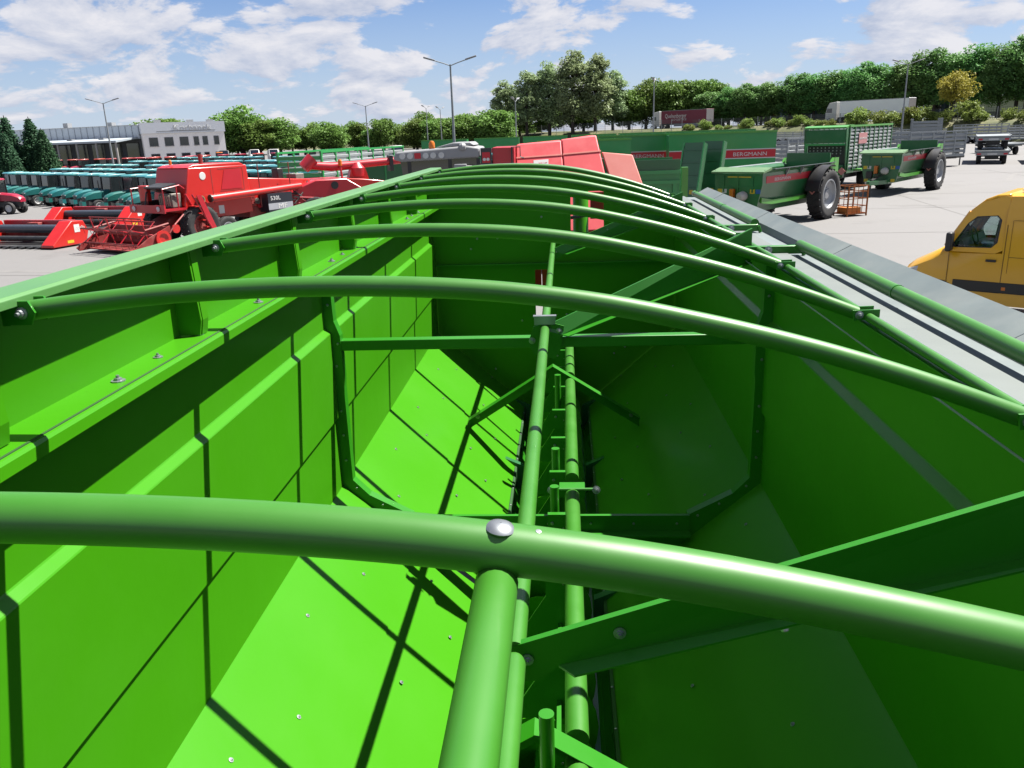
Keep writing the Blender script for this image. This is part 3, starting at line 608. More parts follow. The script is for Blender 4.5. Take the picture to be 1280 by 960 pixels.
spreader('manure_spreader', 'green manure spreader standing free on the paving in front of the silver-slatted wagons', (18.6, 48.0, 0), (-.62, -.78), SPG, 1.0)
# ---------------- tipping trailers with the red stripe
def tipper(label, loc, head, ln=5.6, wd=2.3, z0=1.15, z1=2.95, group='striped green tippers in the back row', text=True, two=True, tx=-.85):
    t = thing('tipping_trailer', label, 'trailer', loc, head, group); hl = ln/2; hw = wd/2
    b = MB()
    for s in (-1, 1): b.span((-hl, s*hw-.03, z0), (hl, s*hw+.03, z1))
    b.span((-hl, -hw+.03, z0), (-hl+.06, hw-.03, z1)); b.span((hl-.06, -hw+.03, z0), (hl, hw-.03, z1)); b.span((-hl+.06, -hw+.03, z0), (hl-.06, hw-.03, z0+.06))
    b.build('body', MIDG, t)
    for s in (-1, 1):
        MB().span((-hl-.02, s*(hw+.04)-.05, z1), (hl+.02, s*(hw+.04)+.05, z1+.09)).build('top_rim', LGR, t)
        zs = z0+.42*(z1-z0)
        st = MB().span((-hl+.01, s*hw+s*.031, zs-.19), (hl-.01, s*hw+s*.037, zs+.19)).build('red_stripe', STRIPE, t)
        for zz_ in (zs-.22, zs+.22): MB().span((-hl+.01, s*hw+s*.031, zz_-.025), (hl-.01, s*hw+s*.036, zz_+.025)).build('white_line', WHITE, t)
        o = (tx, s*hw+s*.038, zs-.11) if s < 0 else (tx+1.7, s*hw+s*.038, zs-.11)
        if text: lettering('BERGMANN', t, o, (1 if s < 0 else -1, 0, 0), (0, 0, 1), .27, LWHITE, width=1.7)
        lettering('HTW', t, (-hl+.45, o[1], z0+.12) if s < 0 else (hl-.45, o[1], z0+.12), (1 if s < 0 else -1, 0, 0), (0, 0, 1), .24, LWHITE, width=.7)
        for x in ((-.75, .75) if two else (-.6,)): wheel(t, (x, s*(hw-.25), .6), .6, .5, RIM, s, n=20)
    c = MB(); c.span((-hl+.2, -.45, .75), (hl, .45, z0-.002)); c.build('chassis', DKG, t)
    MB().prism([(hl, -.4), (hl, .4), (hl+1.5, .06), (hl+1.5, -.06)], .7, .85, 'z').build('drawbar', DKG, t)
    MB().tube([(hl+1.1, 0, 0), (hl+1.1, 0, .72)], .05, 8).build('jack_leg', BLACK, t)
    return t
tipper('green tipper with red lettered stripe, standing just behind the spreader with galvanised rim', (8.15, 45.6, 0), (1, -.05), 5.4, 2.3, 1.65, 3.42, tx=.55)
tipper('green tipper with red stripe, behind the tilted conveyors', (4.6, 48.5, 0), (1, -.02), 5.4, 2.3, 1.6, 3.40)
tipper('green tipper with red stripe, next to the faded red harvester', (.9, 43.0, 0), (1, .02), 4.6, 2.3, 1.5, 3.30)
for i, (x, y) in enumerate(((-13, 92), (-7.5, 94), (-2.2, 95), (3.2, 96), (8.6, 97), (13.8, 98), (19.0, 99))):
    tipper('plain green tipper in the rearmost row, only its rim showing over the others', (x, y, 0), (1, .03), 4.9, 2.3, 1.1, 3.25, 'rearmost green tippers', text=False)
def container(loc, head):
    t = thing('container_trailer', 'green ribbed container trailer with red label, between the faded harvester and the conveyors', 'trailer', loc, head)
    b = MB().span((-1.9, -1.1, 1.0), (1.8, 1.1, 2.35)).build('body', MIDG, t)
    MB().span((-1.9, -1.1, 2.355), (1.8, -1.04, 2.78)).build('top_board', DKG, t); MB().span((-1.9, 1.04, 2.355), (1.8, 1.1, 2.78)).build('top_board', DKG, t)
    for s in (-1, 1):
        for z in (2.02, 2.36): MB().span((-1.92, s*1.15-.05, z-.06), (1.82, s*1.15+.05, z+.06)).build('side_rail', MIDG, t)
        for k in range(4): MB().span((-1.8+k*1.12, s*1.14-.04, 1.0), (-1.66+k*1.12, s*1.14+.04, 1.96)).build('rib', MIDG, t)
        MB().span((.20, s*1.101, 1.42), (1.22, s*1.112, 1.76)).build('red_label', STRIPE, t); MB().span((-.98, s*1.101, 1.36), (-.02, s*1.112, 1.68)).build('red_label', STRIPE, t)
        lettering('BERGMANN', t, (-.90, s*1.113, 1.45) if s < 0 else (-.1, s*1.113, 1.45), (1 if s < 0 else -1, 0, 0), (0, 0, 1), .15, LWHITE, width=.8)
        MB().span((1.86, s*1.0-.12, .2), (2.08, s*1.0+.12, 2.5)).build('corner_post', LGR, t); MB().span((.98, s*1.121, 1.05), (1.12, s*1.13, 1.2)).build('sticker', YSTK, t)
        for x in (-.7, .6): wheel(t, (x, s*.85, .5), .5, .4, RIM, s, n=20)
    MB().span((-1.8, -.6, .5), (1.9, .6, .99)).build('chassis', DKG, t)
container((2.15, 30.5, 0), (1, 0))
# ---------------- tilted conveyors
def conveyor(loc, head, tilt, label):
    t = thing('folded_conveyor', label, 'conveyor', loc, head, 'tilted green conveyors')
    M = Matrix.Rotation(tilt, 3, 'Y'); b = MB(); c = M @ Vector((0, 0, 1.65)); b.box(c+Vector((0, 0, .25)), (.30, 1.0, 2.7), M); b.build('casing', DKG, t)
    for s in (-1, 1):
        MB().box(M @ Vector((.165, s*.46, 1.65))+Vector((0, 0, .25)), (.04, .07, 2.7), M).build('edge_flange', MIDG, t)
    for k in range(5): MB().box(M @ Vector((.162, 0, .6+k*.52))+Vector((0, 0, .25)), (.03, .84, .05), M).build('rib', DKG, t)
    MB().box(M @ Vector((.168, .2, .9))+Vector((0, 0, .25)), (.01, .16, .18), M).build('sticker', YSTK, t)
    f = MB(); f.span((-.9, -.55, .0), (.7, -.42, .35)); f.span((-.9, .42, 0), (.7, .55, .35)); f.span((-.25, -.42, .2), (.15, .42, .5)); f.build('foot_frame', DKG, t)
    MB().tube([(.25, .2, .5), (.45, .1, 1.2), (.5, -.2, .6)], .03, 8).build('hose', BLACK, t)
conveyor((6.1, 36.8, 0), (-.55, -.83), R(-14), 'tall dark green folded conveyor leaning over, nearer the tipper with full lettering')
conveyor((5.1, 36.0, 0), (-.55, -.83), R(-16), 'tall dark green folded conveyor leaning over, nearer the half hidden spreader')
# ---------------- slatted wagons
def slat_wagon(label, loc, head, ln, wd, z0, z1, post, slat, nb=10, ns=9, group=None, mouth=False, rearslat=True, sign=False):
    t = thing('slatted_wagon', label, 'wagon', loc, head, group); hl, hw = ln/2, wd/2
    MB().span((-hl, -hw, z0-.18), (hl, hw, z0)).build('floor', post, t)
    for s in (-1, 1):
        for k in range(nb+1):
            x = -hl+.05+k*(ln-.1)/nb
            MB().span((x-.06, s*hw-.05, z0), (x+.06, s*hw+.05, z1)).build('post', post, t)
        MB().span((-hl-.04, s*hw-.06, z1), (hl+.04, s*hw+.06, z1+.1)).build('top_rail', post if not mouth else LGR, t)
        for k in range(ns):
            z = z0+.10+k*(z1-z0-.15)/ns; h = (z1-z0)/ns*.62
            MB().prism([(s*(hw-.02), z), (s*(hw+.025), z+h*.2), (s*(hw+.025), z+h*.8), (s*(hw-.02), z+h), (s*(hw-.035), z+h), (s*(hw-.035), z)], -hl+.02, hl-.02, 'x').build('slat', slat, t)
    for k in range(ns):
        z = z0+.10+k*(z1-z0-.15)/ns; h = (z1-z0)/ns*.62
        if rearslat: MB().span((-hl-.03, -hw+.06, z), (-hl+.02, hw-.06, z+h)).build('slat', post if not mouth else slat, t)
        if not mouth: MB().span((hl-.02, -hw+.06, z), (hl+.03, hw-.06, z+h)).build('slat', slat, t)
    for s in (-1, 1):
        for x in (-.75, .75): wheel(t, (x-hl*.15, s*(hw-.2), .55), .55, .5, RIM, s, n=20)
    c = MB(); c.span((-hl+.3, -.5, .6), (hl, -.35, z0-.18)); c.span((-hl+.3, .35, .6), (hl, .5, z0-.18)); c.span((-hl+.3, -.35, .65), (-hl+.5, .35, z0-.2)); c.span((hl-.3, -.35, .65), (hl-.1, .35, z0-.2)); c.build('chassis', DARK, t)
    MB().prism([(hl-.1, -.45), (hl-.1, .45), (hl+1.4, .06), (hl+1.4, -.06)], .62, .8, 'z').build('drawbar', DARK, t)
    MB().tube([(hl+1.0, 0, 0), (hl+1.0, 0, .7)], .05, 8).build('jack_leg', BLACK, t)
    if mouth:
        for s in (-1, 1): MB().prism([(hl, z1+.05), (hl, z0), (hl+.15, z0), (hl+.4, z1-.75), (hl+.45, z1-.1)], s*(hw-.03)-.03, s*(hw-.03)+.03).build('hood_cheek', DKG, t)
        MB().prism([(hl-.02, z1+.0), (hl+.5, z1-.06), (hl+.5, z1+.02), (hl-.02, z1+.1)], -hw, hw).build('hood_top', LGR, t)
        MB().span((hl+.34, -hw+.08, z1-.85), (hl+.40, hw-.08, z1-.12)).build('hood_flap', DKG, t)
        MB().span((hl+.32, -hw+.05, z1-.98), (hl+.44, hw-.05, z1-.87)).build('hood_bar', MIDG, t)
        fr = MB(); fr.span((hl-.05, -hw+.1, z0), (hl, hw-.1, z1-.9)); fr.build('front_bulkhead', BLACK, t)
        for k in range(9):
            for r_ in range(3): MB().span((hl+.02, -hw+.22+k*.22, z1-1.15-r_*.16), (hl+.06, -hw+.28+k*.22, z1-1.08-r_*.16)).build('grid_tab', ALU, t)
        MB().span((hl+.02, -hw+.1, z0-.4), (hl+.3, hw-.1, z0+.3)).build('pickup_cover', DKG, t, bevel=.03)
        for y in (-.6, .6): MB().span((hl+.301, y-.16, z0-.2), (hl+.307, y+.16, z0-.02)).build('sticker', YSTK, t)
        MB().box((hl+.33, hw-.15, z0-.05), (.02, .32, .32), Matrix.Rotation(R(45), 3, 'X')).build('warning_board', MATS['board_red_white'], t)
        MB().span((hl-2.2, hw+.01, z0-.1), (hl-1.2, hw+.45, z0)).build('side_step', LGR, t)
    if sign:
        MB().span((hl-2.9, hw+.056, z1-.95), (hl-1.5, hw+.062, z1-.35)).build('sign_board', mat('sign_pink', (.70, .30, .30), .5), t)
        lettering('BERGMANN', t, (hl-1.58, hw+.064, z1-.72), (-1, 0, 0), (0, 0, 1), .17, LWHITE, width=1.25)
    return t
slat_wagon('green loader wagon with silver slat sides, open front hood and lettered sign', (17.3, 52.9, 0), (-.60, -.80), 7.6, 2.4, 1.15, 3.50, DKG, ALU, 9, 11, mouth=True, sign=True)
slat_wagon('green wagon with silver slat sides, behind the red harvester with raised auger', (-13.0, 50.0, 0), (.16, .99), 12.5, 2.5, .95, 3.15, MIDG, ALU, 7, 7)
slat_wagon('all silver slatted wagon with tall sides beside the stacked flatbeds', (35.6, 87.0, 0), (.35, .94), 8.5, 2.5, 1.2, 3.7, ALU, ALU, 6, 8, rearslat=True)
slat_wagon('silver slatted wagon seen between the tipper and the loader wagon', (19.5, 71.0, 0), (.8, .6), 7.0, 2.4, .8, 2.6, ALU, ALU, 6, 5)
slat_wagon('low silver slatted wagon behind the free standing spreader', (29.0, 70.5, 0), (.9, .43), 6.0, 2.4, 1.0, 2.7, ALU, ALU, 5, 5)
# ---------------- low green trailer by the far slatted wagon
t = thing('hopper_trailer', 'dark green low trailer with sloping grey cover behind the raised auger', 'trailer', (-9.6, 50, 0), (.9, .43))
b = MB(); b.prism([(-3.4, 1.0), (3.6, 1.0), (3.9, 2.75), (-3.6, 2.35)], -1.15, 1.15); b.build('body', DKG, t)
MB().prism([(-3.7, 2.36), (3.95, 2.80), (3.95, 2.88), (-3.7, 2.44)], -1.2, 1.2).build('cover', GALV, t)
for k in range(5): MB().span((-3+k*1.5, -1.20, 1.0), (-2.9+k*1.5, -1.155, 2.3)).build('rib', MIDG, t)
for s in (-1, 1):
    for x in (-.8, .8): wheel(t, (x, s*.95, .6), .6, .45, RIM, s, n=18)
MB().span((-3.2, -.5, .5), (3.4, .5, .99)).build('chassis', DARK, t)
# ---------------- flatbed trailers
def flatbed(label, loc, head, z=0, wh=True, ln=8.0, group='grey flatbed trailers'):
    t = thing('flatbed_trailer', label, 'trailer', (loc[0], loc[1], z), head, group); hl = ln/2
    MB().span((-hl, -1.25, .98), (hl, 1.25, 1.10)).build('deck', ALU, t)
    for s in (-1, 1):
        MB().span((-hl+.4, s*.45-.06, .74), (hl-.2, s*.45+.06, .98)).build('frame_rail', GALV, t)
        MB().span((-hl, s*1.25-.03, .93), (hl, s*1.25+.03, 1.14)).build('edge_rail', ALU, t)
    for k in range(6): MB().span((-hl+.5+k*(ln-1)/5-.05, -1.2, .84), (-hl+.5+k*(ln-1)/5+.05, 1.2, .975)).build('cross_member', GALV, t)
    MB().span((hl, -1.2, .72), (hl+.06, 1.2, .95)).build('light_bar', ALU, t)
    for s in (-1, 1): MB().span((hl+.061, s*.95-.15, .77), (hl+.08, s*.95+.15, .90)).build('tail_light', STRIPE, t)
    MB().span((hl+.061, -.35, .76), (hl+.075, .35, .90)).build('number_plate', WHITE, t)
    for s in (-1, 1):
        for x in (hl-1.1, -hl+1.3): wheel(t, (x, s*.92, .40), .40, .34, RIM, s, n=18)
    for x in (hl-1.1, -hl+1.3): MB().tube([(x, -.9, .40), (x, .9, .40)], .05, 8).build('axle', DARK, t); MB().span((x-.4, -.5, .44), (x+.4, .5, .74)).build('bogie', DARK, t)
    return t
fh = (-.42, -.91)
flatbed('grey flatbed trailer standing on the paving, another flatbed stacked on its deck', (36.7, 75.6), fh)
flatbed('grey flatbed trailer stacked on top of another flatbed', (37.05, 76.4), fh, z=1.14)
flatbed('grey flatbed trailer beside the stacked pair of flatbeds', (39.9, 73.4), fh)
for i in range(7):
    flatbed('grey flatbed trailer parked in the long row in front of the shrubs', (36.0+i*4.6, 97-i*2.6), (.15, .99), group='flatbeds in front of the shrubs', ln=7)
for i in range(4):
    flatbed('grey flatbed trailer lying in the row behind the loader wagon', (15.0+i*3.6, 86-i*1.5), (.15, .99), group='flatbeds behind the loader wagon', ln=7)
for i in range(10):
    slat_wagon('low silver slatted wagon in the long row below the bank', rp(43+i*8.2, 110.5-1.5*(i % 2)), RU*(1 if i % 2 else -1), 6.8, 2.3, .75, 2.15+.22*(i % 3), ALU, ALU, 4, 4, group='silver wagons below the bank')
# ---------------- rusty cage
t = thing('wire_cage', 'rusty orange open wire cage on the paving behind the wheel of the spreader', 'cage', (12.0, 36.0, 0), (.9, .4))
for x in (-.5, .5):
    for y in (-.4, .4): MB().span((x-.025, y-.025, 0), (x+.025, y+.025, 1.25)).build('corner_post', RUST, t)
for z in (.12, .42, .72, 1.0, 1.24):
    for s in (-.4, .4): MB().span((-.5, s-.015, z-.015), (.5, s+.015, z+.015)).build('rail', RUST, t)
    for s in (-.5, .5): MB().span((s-.015, -.4, z-.015), (s+.015, .4, z+.015)).build('rail', RUST, t)
for x in (-.25, 0, .25):
    for s in (-.4, .4): MB().span((x-.01, s-.01, .1), (x+.01, s+.01, 1.24)).build('bar', RUST, t)
MB().span((-.5, -.4, .08), (.5, .4, .11)).build('base_plate', RUST, t)
MB().span((-.42, -.3, .111), (.30, .3, .36)).build('tray', mat('tray_orange', (.75, .25, .03), .5), t)
# ---------------- yellow van (front +x)
V = thing('delivery_van', 'yellow high-roof panel van with dark side strip', 'van', (9.10, 16.43, 0), (-.79, .61))
def loft(mb, secs):
    """secs: list of (x, [(y,z)...]) equal counts, joined along x"""
    n = len(secs[0][1]); vs = [(x, y, z) for x, ps in secs for y, z in ps]; fs = []
    for i in range(len(secs)-1):
        for k in range(n): fs.append((i*n+k, i*n+(k+1) % n, (i+1)*n+(k+1) % n, (i+1)*n+k))
    fs += [tuple(range(n))[::-1], tuple(range((len(secs)-1)*n, len(secs)*n))]; return mb.add(vs, fs)
def vsec(x, zt, zb=.38, hw=1.0, top=.86, zs=None):
    zs = zs if zs is not None else zt-.45
    return (x, [(-hw, zb), (-hw, min(zs, zb+.55)), (-hw*.985, zs), (-hw*top, zt-.05), (-hw*top*.8, zt), (hw*top*.8, zt), (hw*top, zt-.05), (hw*.985, zs), (hw, min(zs, zb+.55)), (hw, zb)])
b = MB(); loft(b, [vsec(-2.9, 2.30, .45, .98, .84), vsec(-2.82, 2.42, .4, 1.0, .86), vsec(-.6, 2.48, .38, 1.01, .86), vsec(.45, 2.455, .38, 1.01, .84)])
b.build('body', YEL, V, smooth=38)
b = MB(); loft(b, [vsec(.45, 1.42, .38, 1.01, .93, 1.36), vsec(1.60, 1.44, .38, 1.0, .92, 1.32), vsec(1.74, 1.45, .38, 1.0, .90, 1.26), vsec(2.08, 1.28, .38, .98, .88, 1.14), vsec(2.45, 1.12, .38, .94, .88, 1.0), vsec(2.66, .98, .36, .86, .86, .9), vsec(2.74, .82, .36, .80, .9, .78)])
b.build('front_body', YEL, V, smooth=38)
MB().prism([(.452, 2.455), (.75, 2.43), (.98, 2.35), (1.30, 2.12), (1.26, 2.06), (.95, 2.28), (.75, 2.35), (.452, 2.38)], -.86, .86).build('cab_roof', YEL, V, bevel=.03)
MB().span((.46, -.85, 1.35), (.52, .85, 2.3)).build('bulkhead', mat('cab_grey', (.16, .17, .18), .8), V)
for y in (-.45, .45):
    st = MB(); st.span((.62, y-.25, 1.0), (1.1, y+.25, 1.44)); st.prism([(.62, 1.42), (.76, 1.42), (.70, 1.98), (.60, 1.98)], y-.24, y+.24); st.build('seat', BLACK, V, bevel=.04)
MB().prism([(1.30, 1.40), (1.72, 1.40), (1.72, 1.52), (1.40, 1.56)], -.85, .85).build('dashboard', BLACK, V)
MB().lathe([(.17, -.015), (.20, -.015), (.20, .015), (.17, .015), (.17, -.015)], (1.24, .45, 1.62), 'x', 20, Matrix.Rotation(R(25), 3, 'Y')).build('steering_wheel', BLACK, V)
for s in (-1, 1):
    Yo = 1.012*s
    w_ = [(1.42, 1.36), (1.55, 1.50), (1.28, 1.88), (1.10, 2.03), (.62, 2.06), (.52, 1.98), (.55, 1.56), (.68, 1.46)]
    w_ = [(1.50, 1.44), (1.56, 1.50), (1.28, 1.90), (1.10, 2.03), (.66, 2.06), (.56, 1.98), (.58, 1.56), (.70, 1.46)]
    out_ = [(1.66, 1.36), (1.70, 1.46), (1.34, 2.02), (1.06, 2.28), (.55, 2.42), (.452, 2.40), (.452, 1.42), (.60, 1.36)]
    inn_ = [(x*.95+.052, z*.95+.087) for x, z in w_]
    def ring(o1, i1, y0, y1, y0t=None):
        n = len(o1); lean = lambda z: -s*max(0, z-1.5)*.14
        vs = [(x, y+lean(z), z) for y in (y0, y1) for ps in (o1, i1) for x, z in ps]; fs = []
        for q in range(n):
            k = (q+1) % n; fs += [(q, k, n+k, n+q), (2*n+q, 3*n+q, 3*n+k, 2*n+k), (q, 2*n+q, 2*n+k, k), (n+q, n+k, 3*n+k, 3*n+q)]
        return MB().add(vs, fs)
    ring(out_, w_, s*.95, s*1.008).build('door_frame', YEL, V)
    ring(w_, inn_, s*.96, s*1.010).build('window_frame', BLACK, V)
    n_ = len(w_); lean = lambda z: -s*max(0, z-1.5)*.14
    MB().add([(x, s*.985+lean(z), z) for x, z in w_]+[(x, s*.980+lean(z), z) for x, z in w_], [tuple(range(n_)), tuple(range(n_, 2*n_))[::-1]]+[(q, (q+1) % n_, n_+(q+1) % n_, n_+q) for q in range(n_)]).build('side_window', CLEAR, V)
    for (x0, x1, z0, z1) in ((.40, .412, .62, 1.9), (1.60, 1.612, .62, 1.34), (.40, 1.5, .615, .627), (.30, -2.6, 1.30, 1.306), (.30, .306, 1.0, 1.98), (.30, -2.6, 1.98, 1.986), (-1.0, -1.006, .6, 1.98)):
        MB().span((x0, Yo-s*.002, z0), (x1, Yo+s*.0025, z1)).build('panel_gap', mat('gap_dark', (.10, .05, .004), .6), V)
    MB().span((.55, Yo, 1.20), (.78, Yo+s*.03, 1.245)).build('door_handle', BLACK, V, bevel=.01)
    MB().span((-2.7, Yo-s*.01, .62), (1.45, Yo+s*.02, .82)).build('side_strip', BLACK, V, bevel=.01)
    MB().span((.28, Yo+s*.021, .68), (.36, Yo+s*.025, .74)).build('side_marker', ORANGE, V)
    mirr = MB().box((1.58, s*1.17, 1.56), (.14, .22, .36)); mirr.span((1.52, s*.98, 1.42), (1.60, s*1.10, 1.50)); mirr.build('wing_mirror', BLACK, V, bevel=.03)
    MB().prism([(2.30, 1.03), (2.62, .94), (2.60, .80), (2.34, .82)], s*.80, s*.955).build('headlight', LENS, V, bevel=.02)
    for x in (1.75, -1.75):
        wheel(V, (x, s*.86, .34), .34, .24, RIM, s, n=24)
        MB().lathe([(.30, -.02), (.42, -.02), (.42, .02), (.30, .02), (.30, -.02)], (x, s*.995, .37), 'y', 24).build('wheel_arch', BLACK, V)
ws = MB(); ws.prism([(1.275, 2.10), (1.735, 1.45), (1.745, 1.46), (1.285, 2.11)], -.80, .80); ws.build('windscreen', CLEAR, V)
for s in (-1, 1): MB().tube([(1.28, s*.83, 2.10), (1.74, s*.88, 1.44)], .05, 8).build('windscreen_pillar', YEL, V, smooth=40)
MB().span((2.62, -.8, .30), (2.80, .8, .52)).build('bumper', BLACK, V, bevel=.03)
MB().span((2.735, -.5, .56), (2.76, .5, .70)).build('grille', BLACK, V)
MB().prism([(-2.6, 2.475), (.3, 2.50), (.3, 2.52), (-2.6, 2.495)], -.62, .62).build('roof_panel', mat('roof_white', (.75, .74, .70), .5), V)

for o in [c_ for c_ in children(V)]+[g for c_ in children(V) for g in children(c_)]:       # short nose: pull everything ahead of the doors back
    for vv in o.data.vertices:
        if vv.co.x > .3: vv.co.x = .3+(vv.co.x-.3)*.78

# ---------------- teal tractors, row upon row
def tractor(label, loc, head, group, body, roofm, full=True, rimm=WRIM):
    t = thing('tractor', label, 'tractor', loc, head, group)
    h = MB(); loft(h, [(.15, [(-.33, .80), (-.33, 1.22), (-.22, 1.30), (.22, 1.30), (.33, 1.22), (.33, .80)]), (1.2, [(-.31, .78), (-.31, 1.12), (-.2, 1.20), (.2, 1.20), (.31, 1.12), (.31, .78)]), (1.62, [(-.26, .74), (-.27, .98), (-.17, 1.06), (.17, 1.06), (.27, .98), (.26, .74)]), (1.72, [(-.22, .72), (-.24, .86), (-.15, .94), (.15, .94), (.24, .86), (.22, .72)])])
    hd = h.build('hood', body, t, smooth=35)
    if full:
        MB().span((1.725, -.18, .66), (1.74, .18, .88)).build('grille', BLACK, hd)
        for s in (-1, 1): MB().span((1.70, s*.19-.05, .87), (1.735, s*.19+.05, .93)).build('headlight', LENS, hd)
    r = MB(); r.prism([(-.98, 2.02), (.22, 2.02), (.30, 2.07), (.18, 2.16), (-.88, 2.18), (-1.02, 2.09)], -.54, .54); r.build('roof', roofm, t, bevel=.03)
    c = MB()
    for x, xt in ((.22, .16), (-.95, -1.0)):
        for s in (-1, 1): c.tube([(x, s*.58, .80), (xt, s*.60, 2.03)], .035, 6)
    c.span((-.98, -.6, .78), (.25, .6, .84)); c.build('cab_frame', BLACK, t)
    gl = MB(); gl.prism([(-.93, .85), (.20, .85), (.14, 2.0), (-.97, 2.0)], -.57, .57); gl.build('cab_glass', mat('cab_glass', (.025, .033, .036), .12, coat=.4, var=.5, vscale=2.5, rand=.3), t)
    for s in (-1, 1):
        if full:
            wheel(t, (-.62, s*.56, .54), .54, .34, rimm, s, n=18, rr=.58); wheel(t, (1.10, s*.52, .36), .36, .24, rimm, s, n=16, rr=.6)
            m = MB(); arc = [(-.62+.62*math.cos(R(20+14*i)), .56+.62*math.sin(R(20+14*i))) for i in range(11)]; inn = [(-.62+.58*math.cos(R(20+14*i)), .56+.58*math.sin(R(20+14*i))) for i in range(11)][::-1]
            m.prism(arc+inn, s*.36, s*.74); m.build('fender', body, t)
        else:
            wheel(t, (-.62, s*.56, .54), .54, .34, rimm, s, n=14, rr=.58)
    b = MB(); b.span((-.95, -.25, .42), (1.55, .25, .74)); b.span((1.03, -.5, .28), (1.17, .5, .42)); b.build('chassis', DARK, t)
    if full:
        MB().span((1.72, -.22, .40), (1.95, .22, .66)).build('front_weight', body, t)
        MB().tube([(.55, -.24, 1.25), (.55, -.24, 1.85)], .03, 6).build('exhaust', BLACK, t)
    else:
        for s in (-1, 1): wheel(t, (1.10, s*.52, .36), .36, .24, rimm, s, n=12, rr=.6)
    return t
HT = (-.55, -.835)
A0 = Vector((-43.8, 63.8, 0)); DV = Vector((1.72, -1.40, 0))         # front row start and spacing
PER = Vector((.63, .777, 0))
tf = tractor('teal compact tractor with cab in the front row facing the paving', A0, HT, 'front row of teal tractors', TEAL, TEALR)
T1 = tree_of(tf)
for i in range(1, 13):
    p = A0+DV*i+Vector((random.uniform(-.3, .3), random.uniform(-.45, .45), 0)); dup(T1, p, (HT[0]+random.uniform(-.05, .05), HT[1]))
ts = tractor('teal compact tractor with cab in the second row behind the front one', A0+PER*5.0-DV*2, HT, 'second row of teal tractors', TEAL, TEALR, full=False)
T2 = tree_of(ts)
for i in range(-1, 16): dup(T2, A0+PER*5.0+DV*i+Vector((random.uniform(-.2, .2), random.uniform(-.3, .3), 0)), (HT[0]+random.uniform(-.06, .06), HT[1]))
for row, (dist, n0, n1, nm) in enumerate(((11.5, -6, 18, 'third'), (19.5, -10, 19, 'fourth'), (30, -14, 17, 'fifth'))):
    for i in range(n0, n1):
        if (i*7+row*3) % 11 == 4: continue
        dup(T2, A0+PER*dist+DV*1.05*i+Vector((random.uniform(-.3, .3), random.uniform(-.4, .4), 0)), (HT[0]+random.uniform(-.08, .08), HT[1]), 'teal compact tractor with cab in the %s row of teal tractors' % nm, '%s row of teal tractors' % nm)
REDM = mat('tractor_red', (.50, .015, .03), .4, coat=.2, rand=.2)
tr_ = tractor('small red tractor in the line below the office canopy', (-92, 128, 0), HT, 'red tractors below the canopy', REDM, REDM, full=False)
T3 = tree_of(tr_)
for i in range(1, 17): dup(T3, (-92+i*2.6, 128-i*.9+random.uniform(-.6, .6), 0), (HT[0]+random.uniform(-.3, .3), HT[1]))
for i in range(14): dup(T3, (-62+i*2.4, 118+i*.6+random.uniform(-.8, .8), 0), (HT[0], HT[1]+random.uniform(-.3, .3)), 'small red tractor in the line behind the last teal tractors', 'red tractors behind the teal rows')
o_ = tractor('orange machine among the red tractors beside the office', (-62.5, 150, 0), (.3, -.9), None, mat('machine_orange', (.72, .20, .01), .4), mat('machine_orange', (.72, .20, .01), .4), full=False)
o_['category'] = 'tractor'
dup(T3, (-35.6, 50.4, 0), (.9, -.1), 'red and black tractor standing alone in front of the teal rows', 'lone red tractors')
# ---------------- flat red header tables
def header(label, loc, head, ln=4.4):
    t = thing('crop_header', label, 'header', loc, head, 'red header tables on the paving'); hl = ln/2       # +x = front, length along y
    for s in (-1, 1):
        e = MB(); e.prism([(1.15, .06), (-.55, .06), (-.75, .55), (-.55, .98), (.05, 1.02), (1.15, .16)], s*hl-.32, s*hl+.32); e.build('end_divider', RED, t, bevel=.03)
        if s > 0:
            MB().span((-.30, s*hl+.321, .55), (-.02, s*hl+.326, .86)).build('white_badge', LWHITE, t)
            lettering('capello', t, (-.06+.0, s*hl+.326, .66), (-1, 0, 0), (0, 0, 1), .20, LWHITE, width=.5)
            MB().span((.10, s*hl+.321, .16), (.42, s*hl+.326, .27)).build('yellow_sticker', YSTK, t)
    MB().span((-.80, -hl+.33, .75), (-.62, hl-.33, .98)).build('rear_beam', RED2, t)
    MB().span((-.70, -hl+.33, .10), (-.62, hl-.33, .75)).build('back_wall', DRED, t)
    MB().tube([(-.12, -hl+.33, .68), (-.12, hl-.33, .68)], .17, 14).build('roller', mat('roller_slate', (.06, .075, .10), .4, coat=.2), t, smooth=40)
    MB().tube([(.40, -hl+.33, .36), (.40, hl-.33, .36)], .09, 10).build('feed_roller', DARK, t, smooth=40)
    MB().prism([(-.62, .06), (1.0, .06), (1.0, .10), (-.62, .14)], -hl+.33, hl-.33).build('floor_plate', DARK, t)
    for k in range(9):
        y = -hl+.5+k*(ln-1)/8; MB().prism([(1.0, .10), (1.28, .07), (1.0, .06)], y-.04, y+.04).build('finger', DARK, t)
    MB().span((-.60, -.3, .60), (-.35, .3, .90)).build('gearbox', DRED, t, bevel=.02)
header('red header table with dark roller and white badge, beyond the reel of the lettered harvester', (-22.4, 33.0, 0), (-.25, -.97), 4.4)
header('red header table with dark roller, standing between the teal tractors and the other table', (-23.3, 39.8, 0), (-.22, -.97), 4.4)
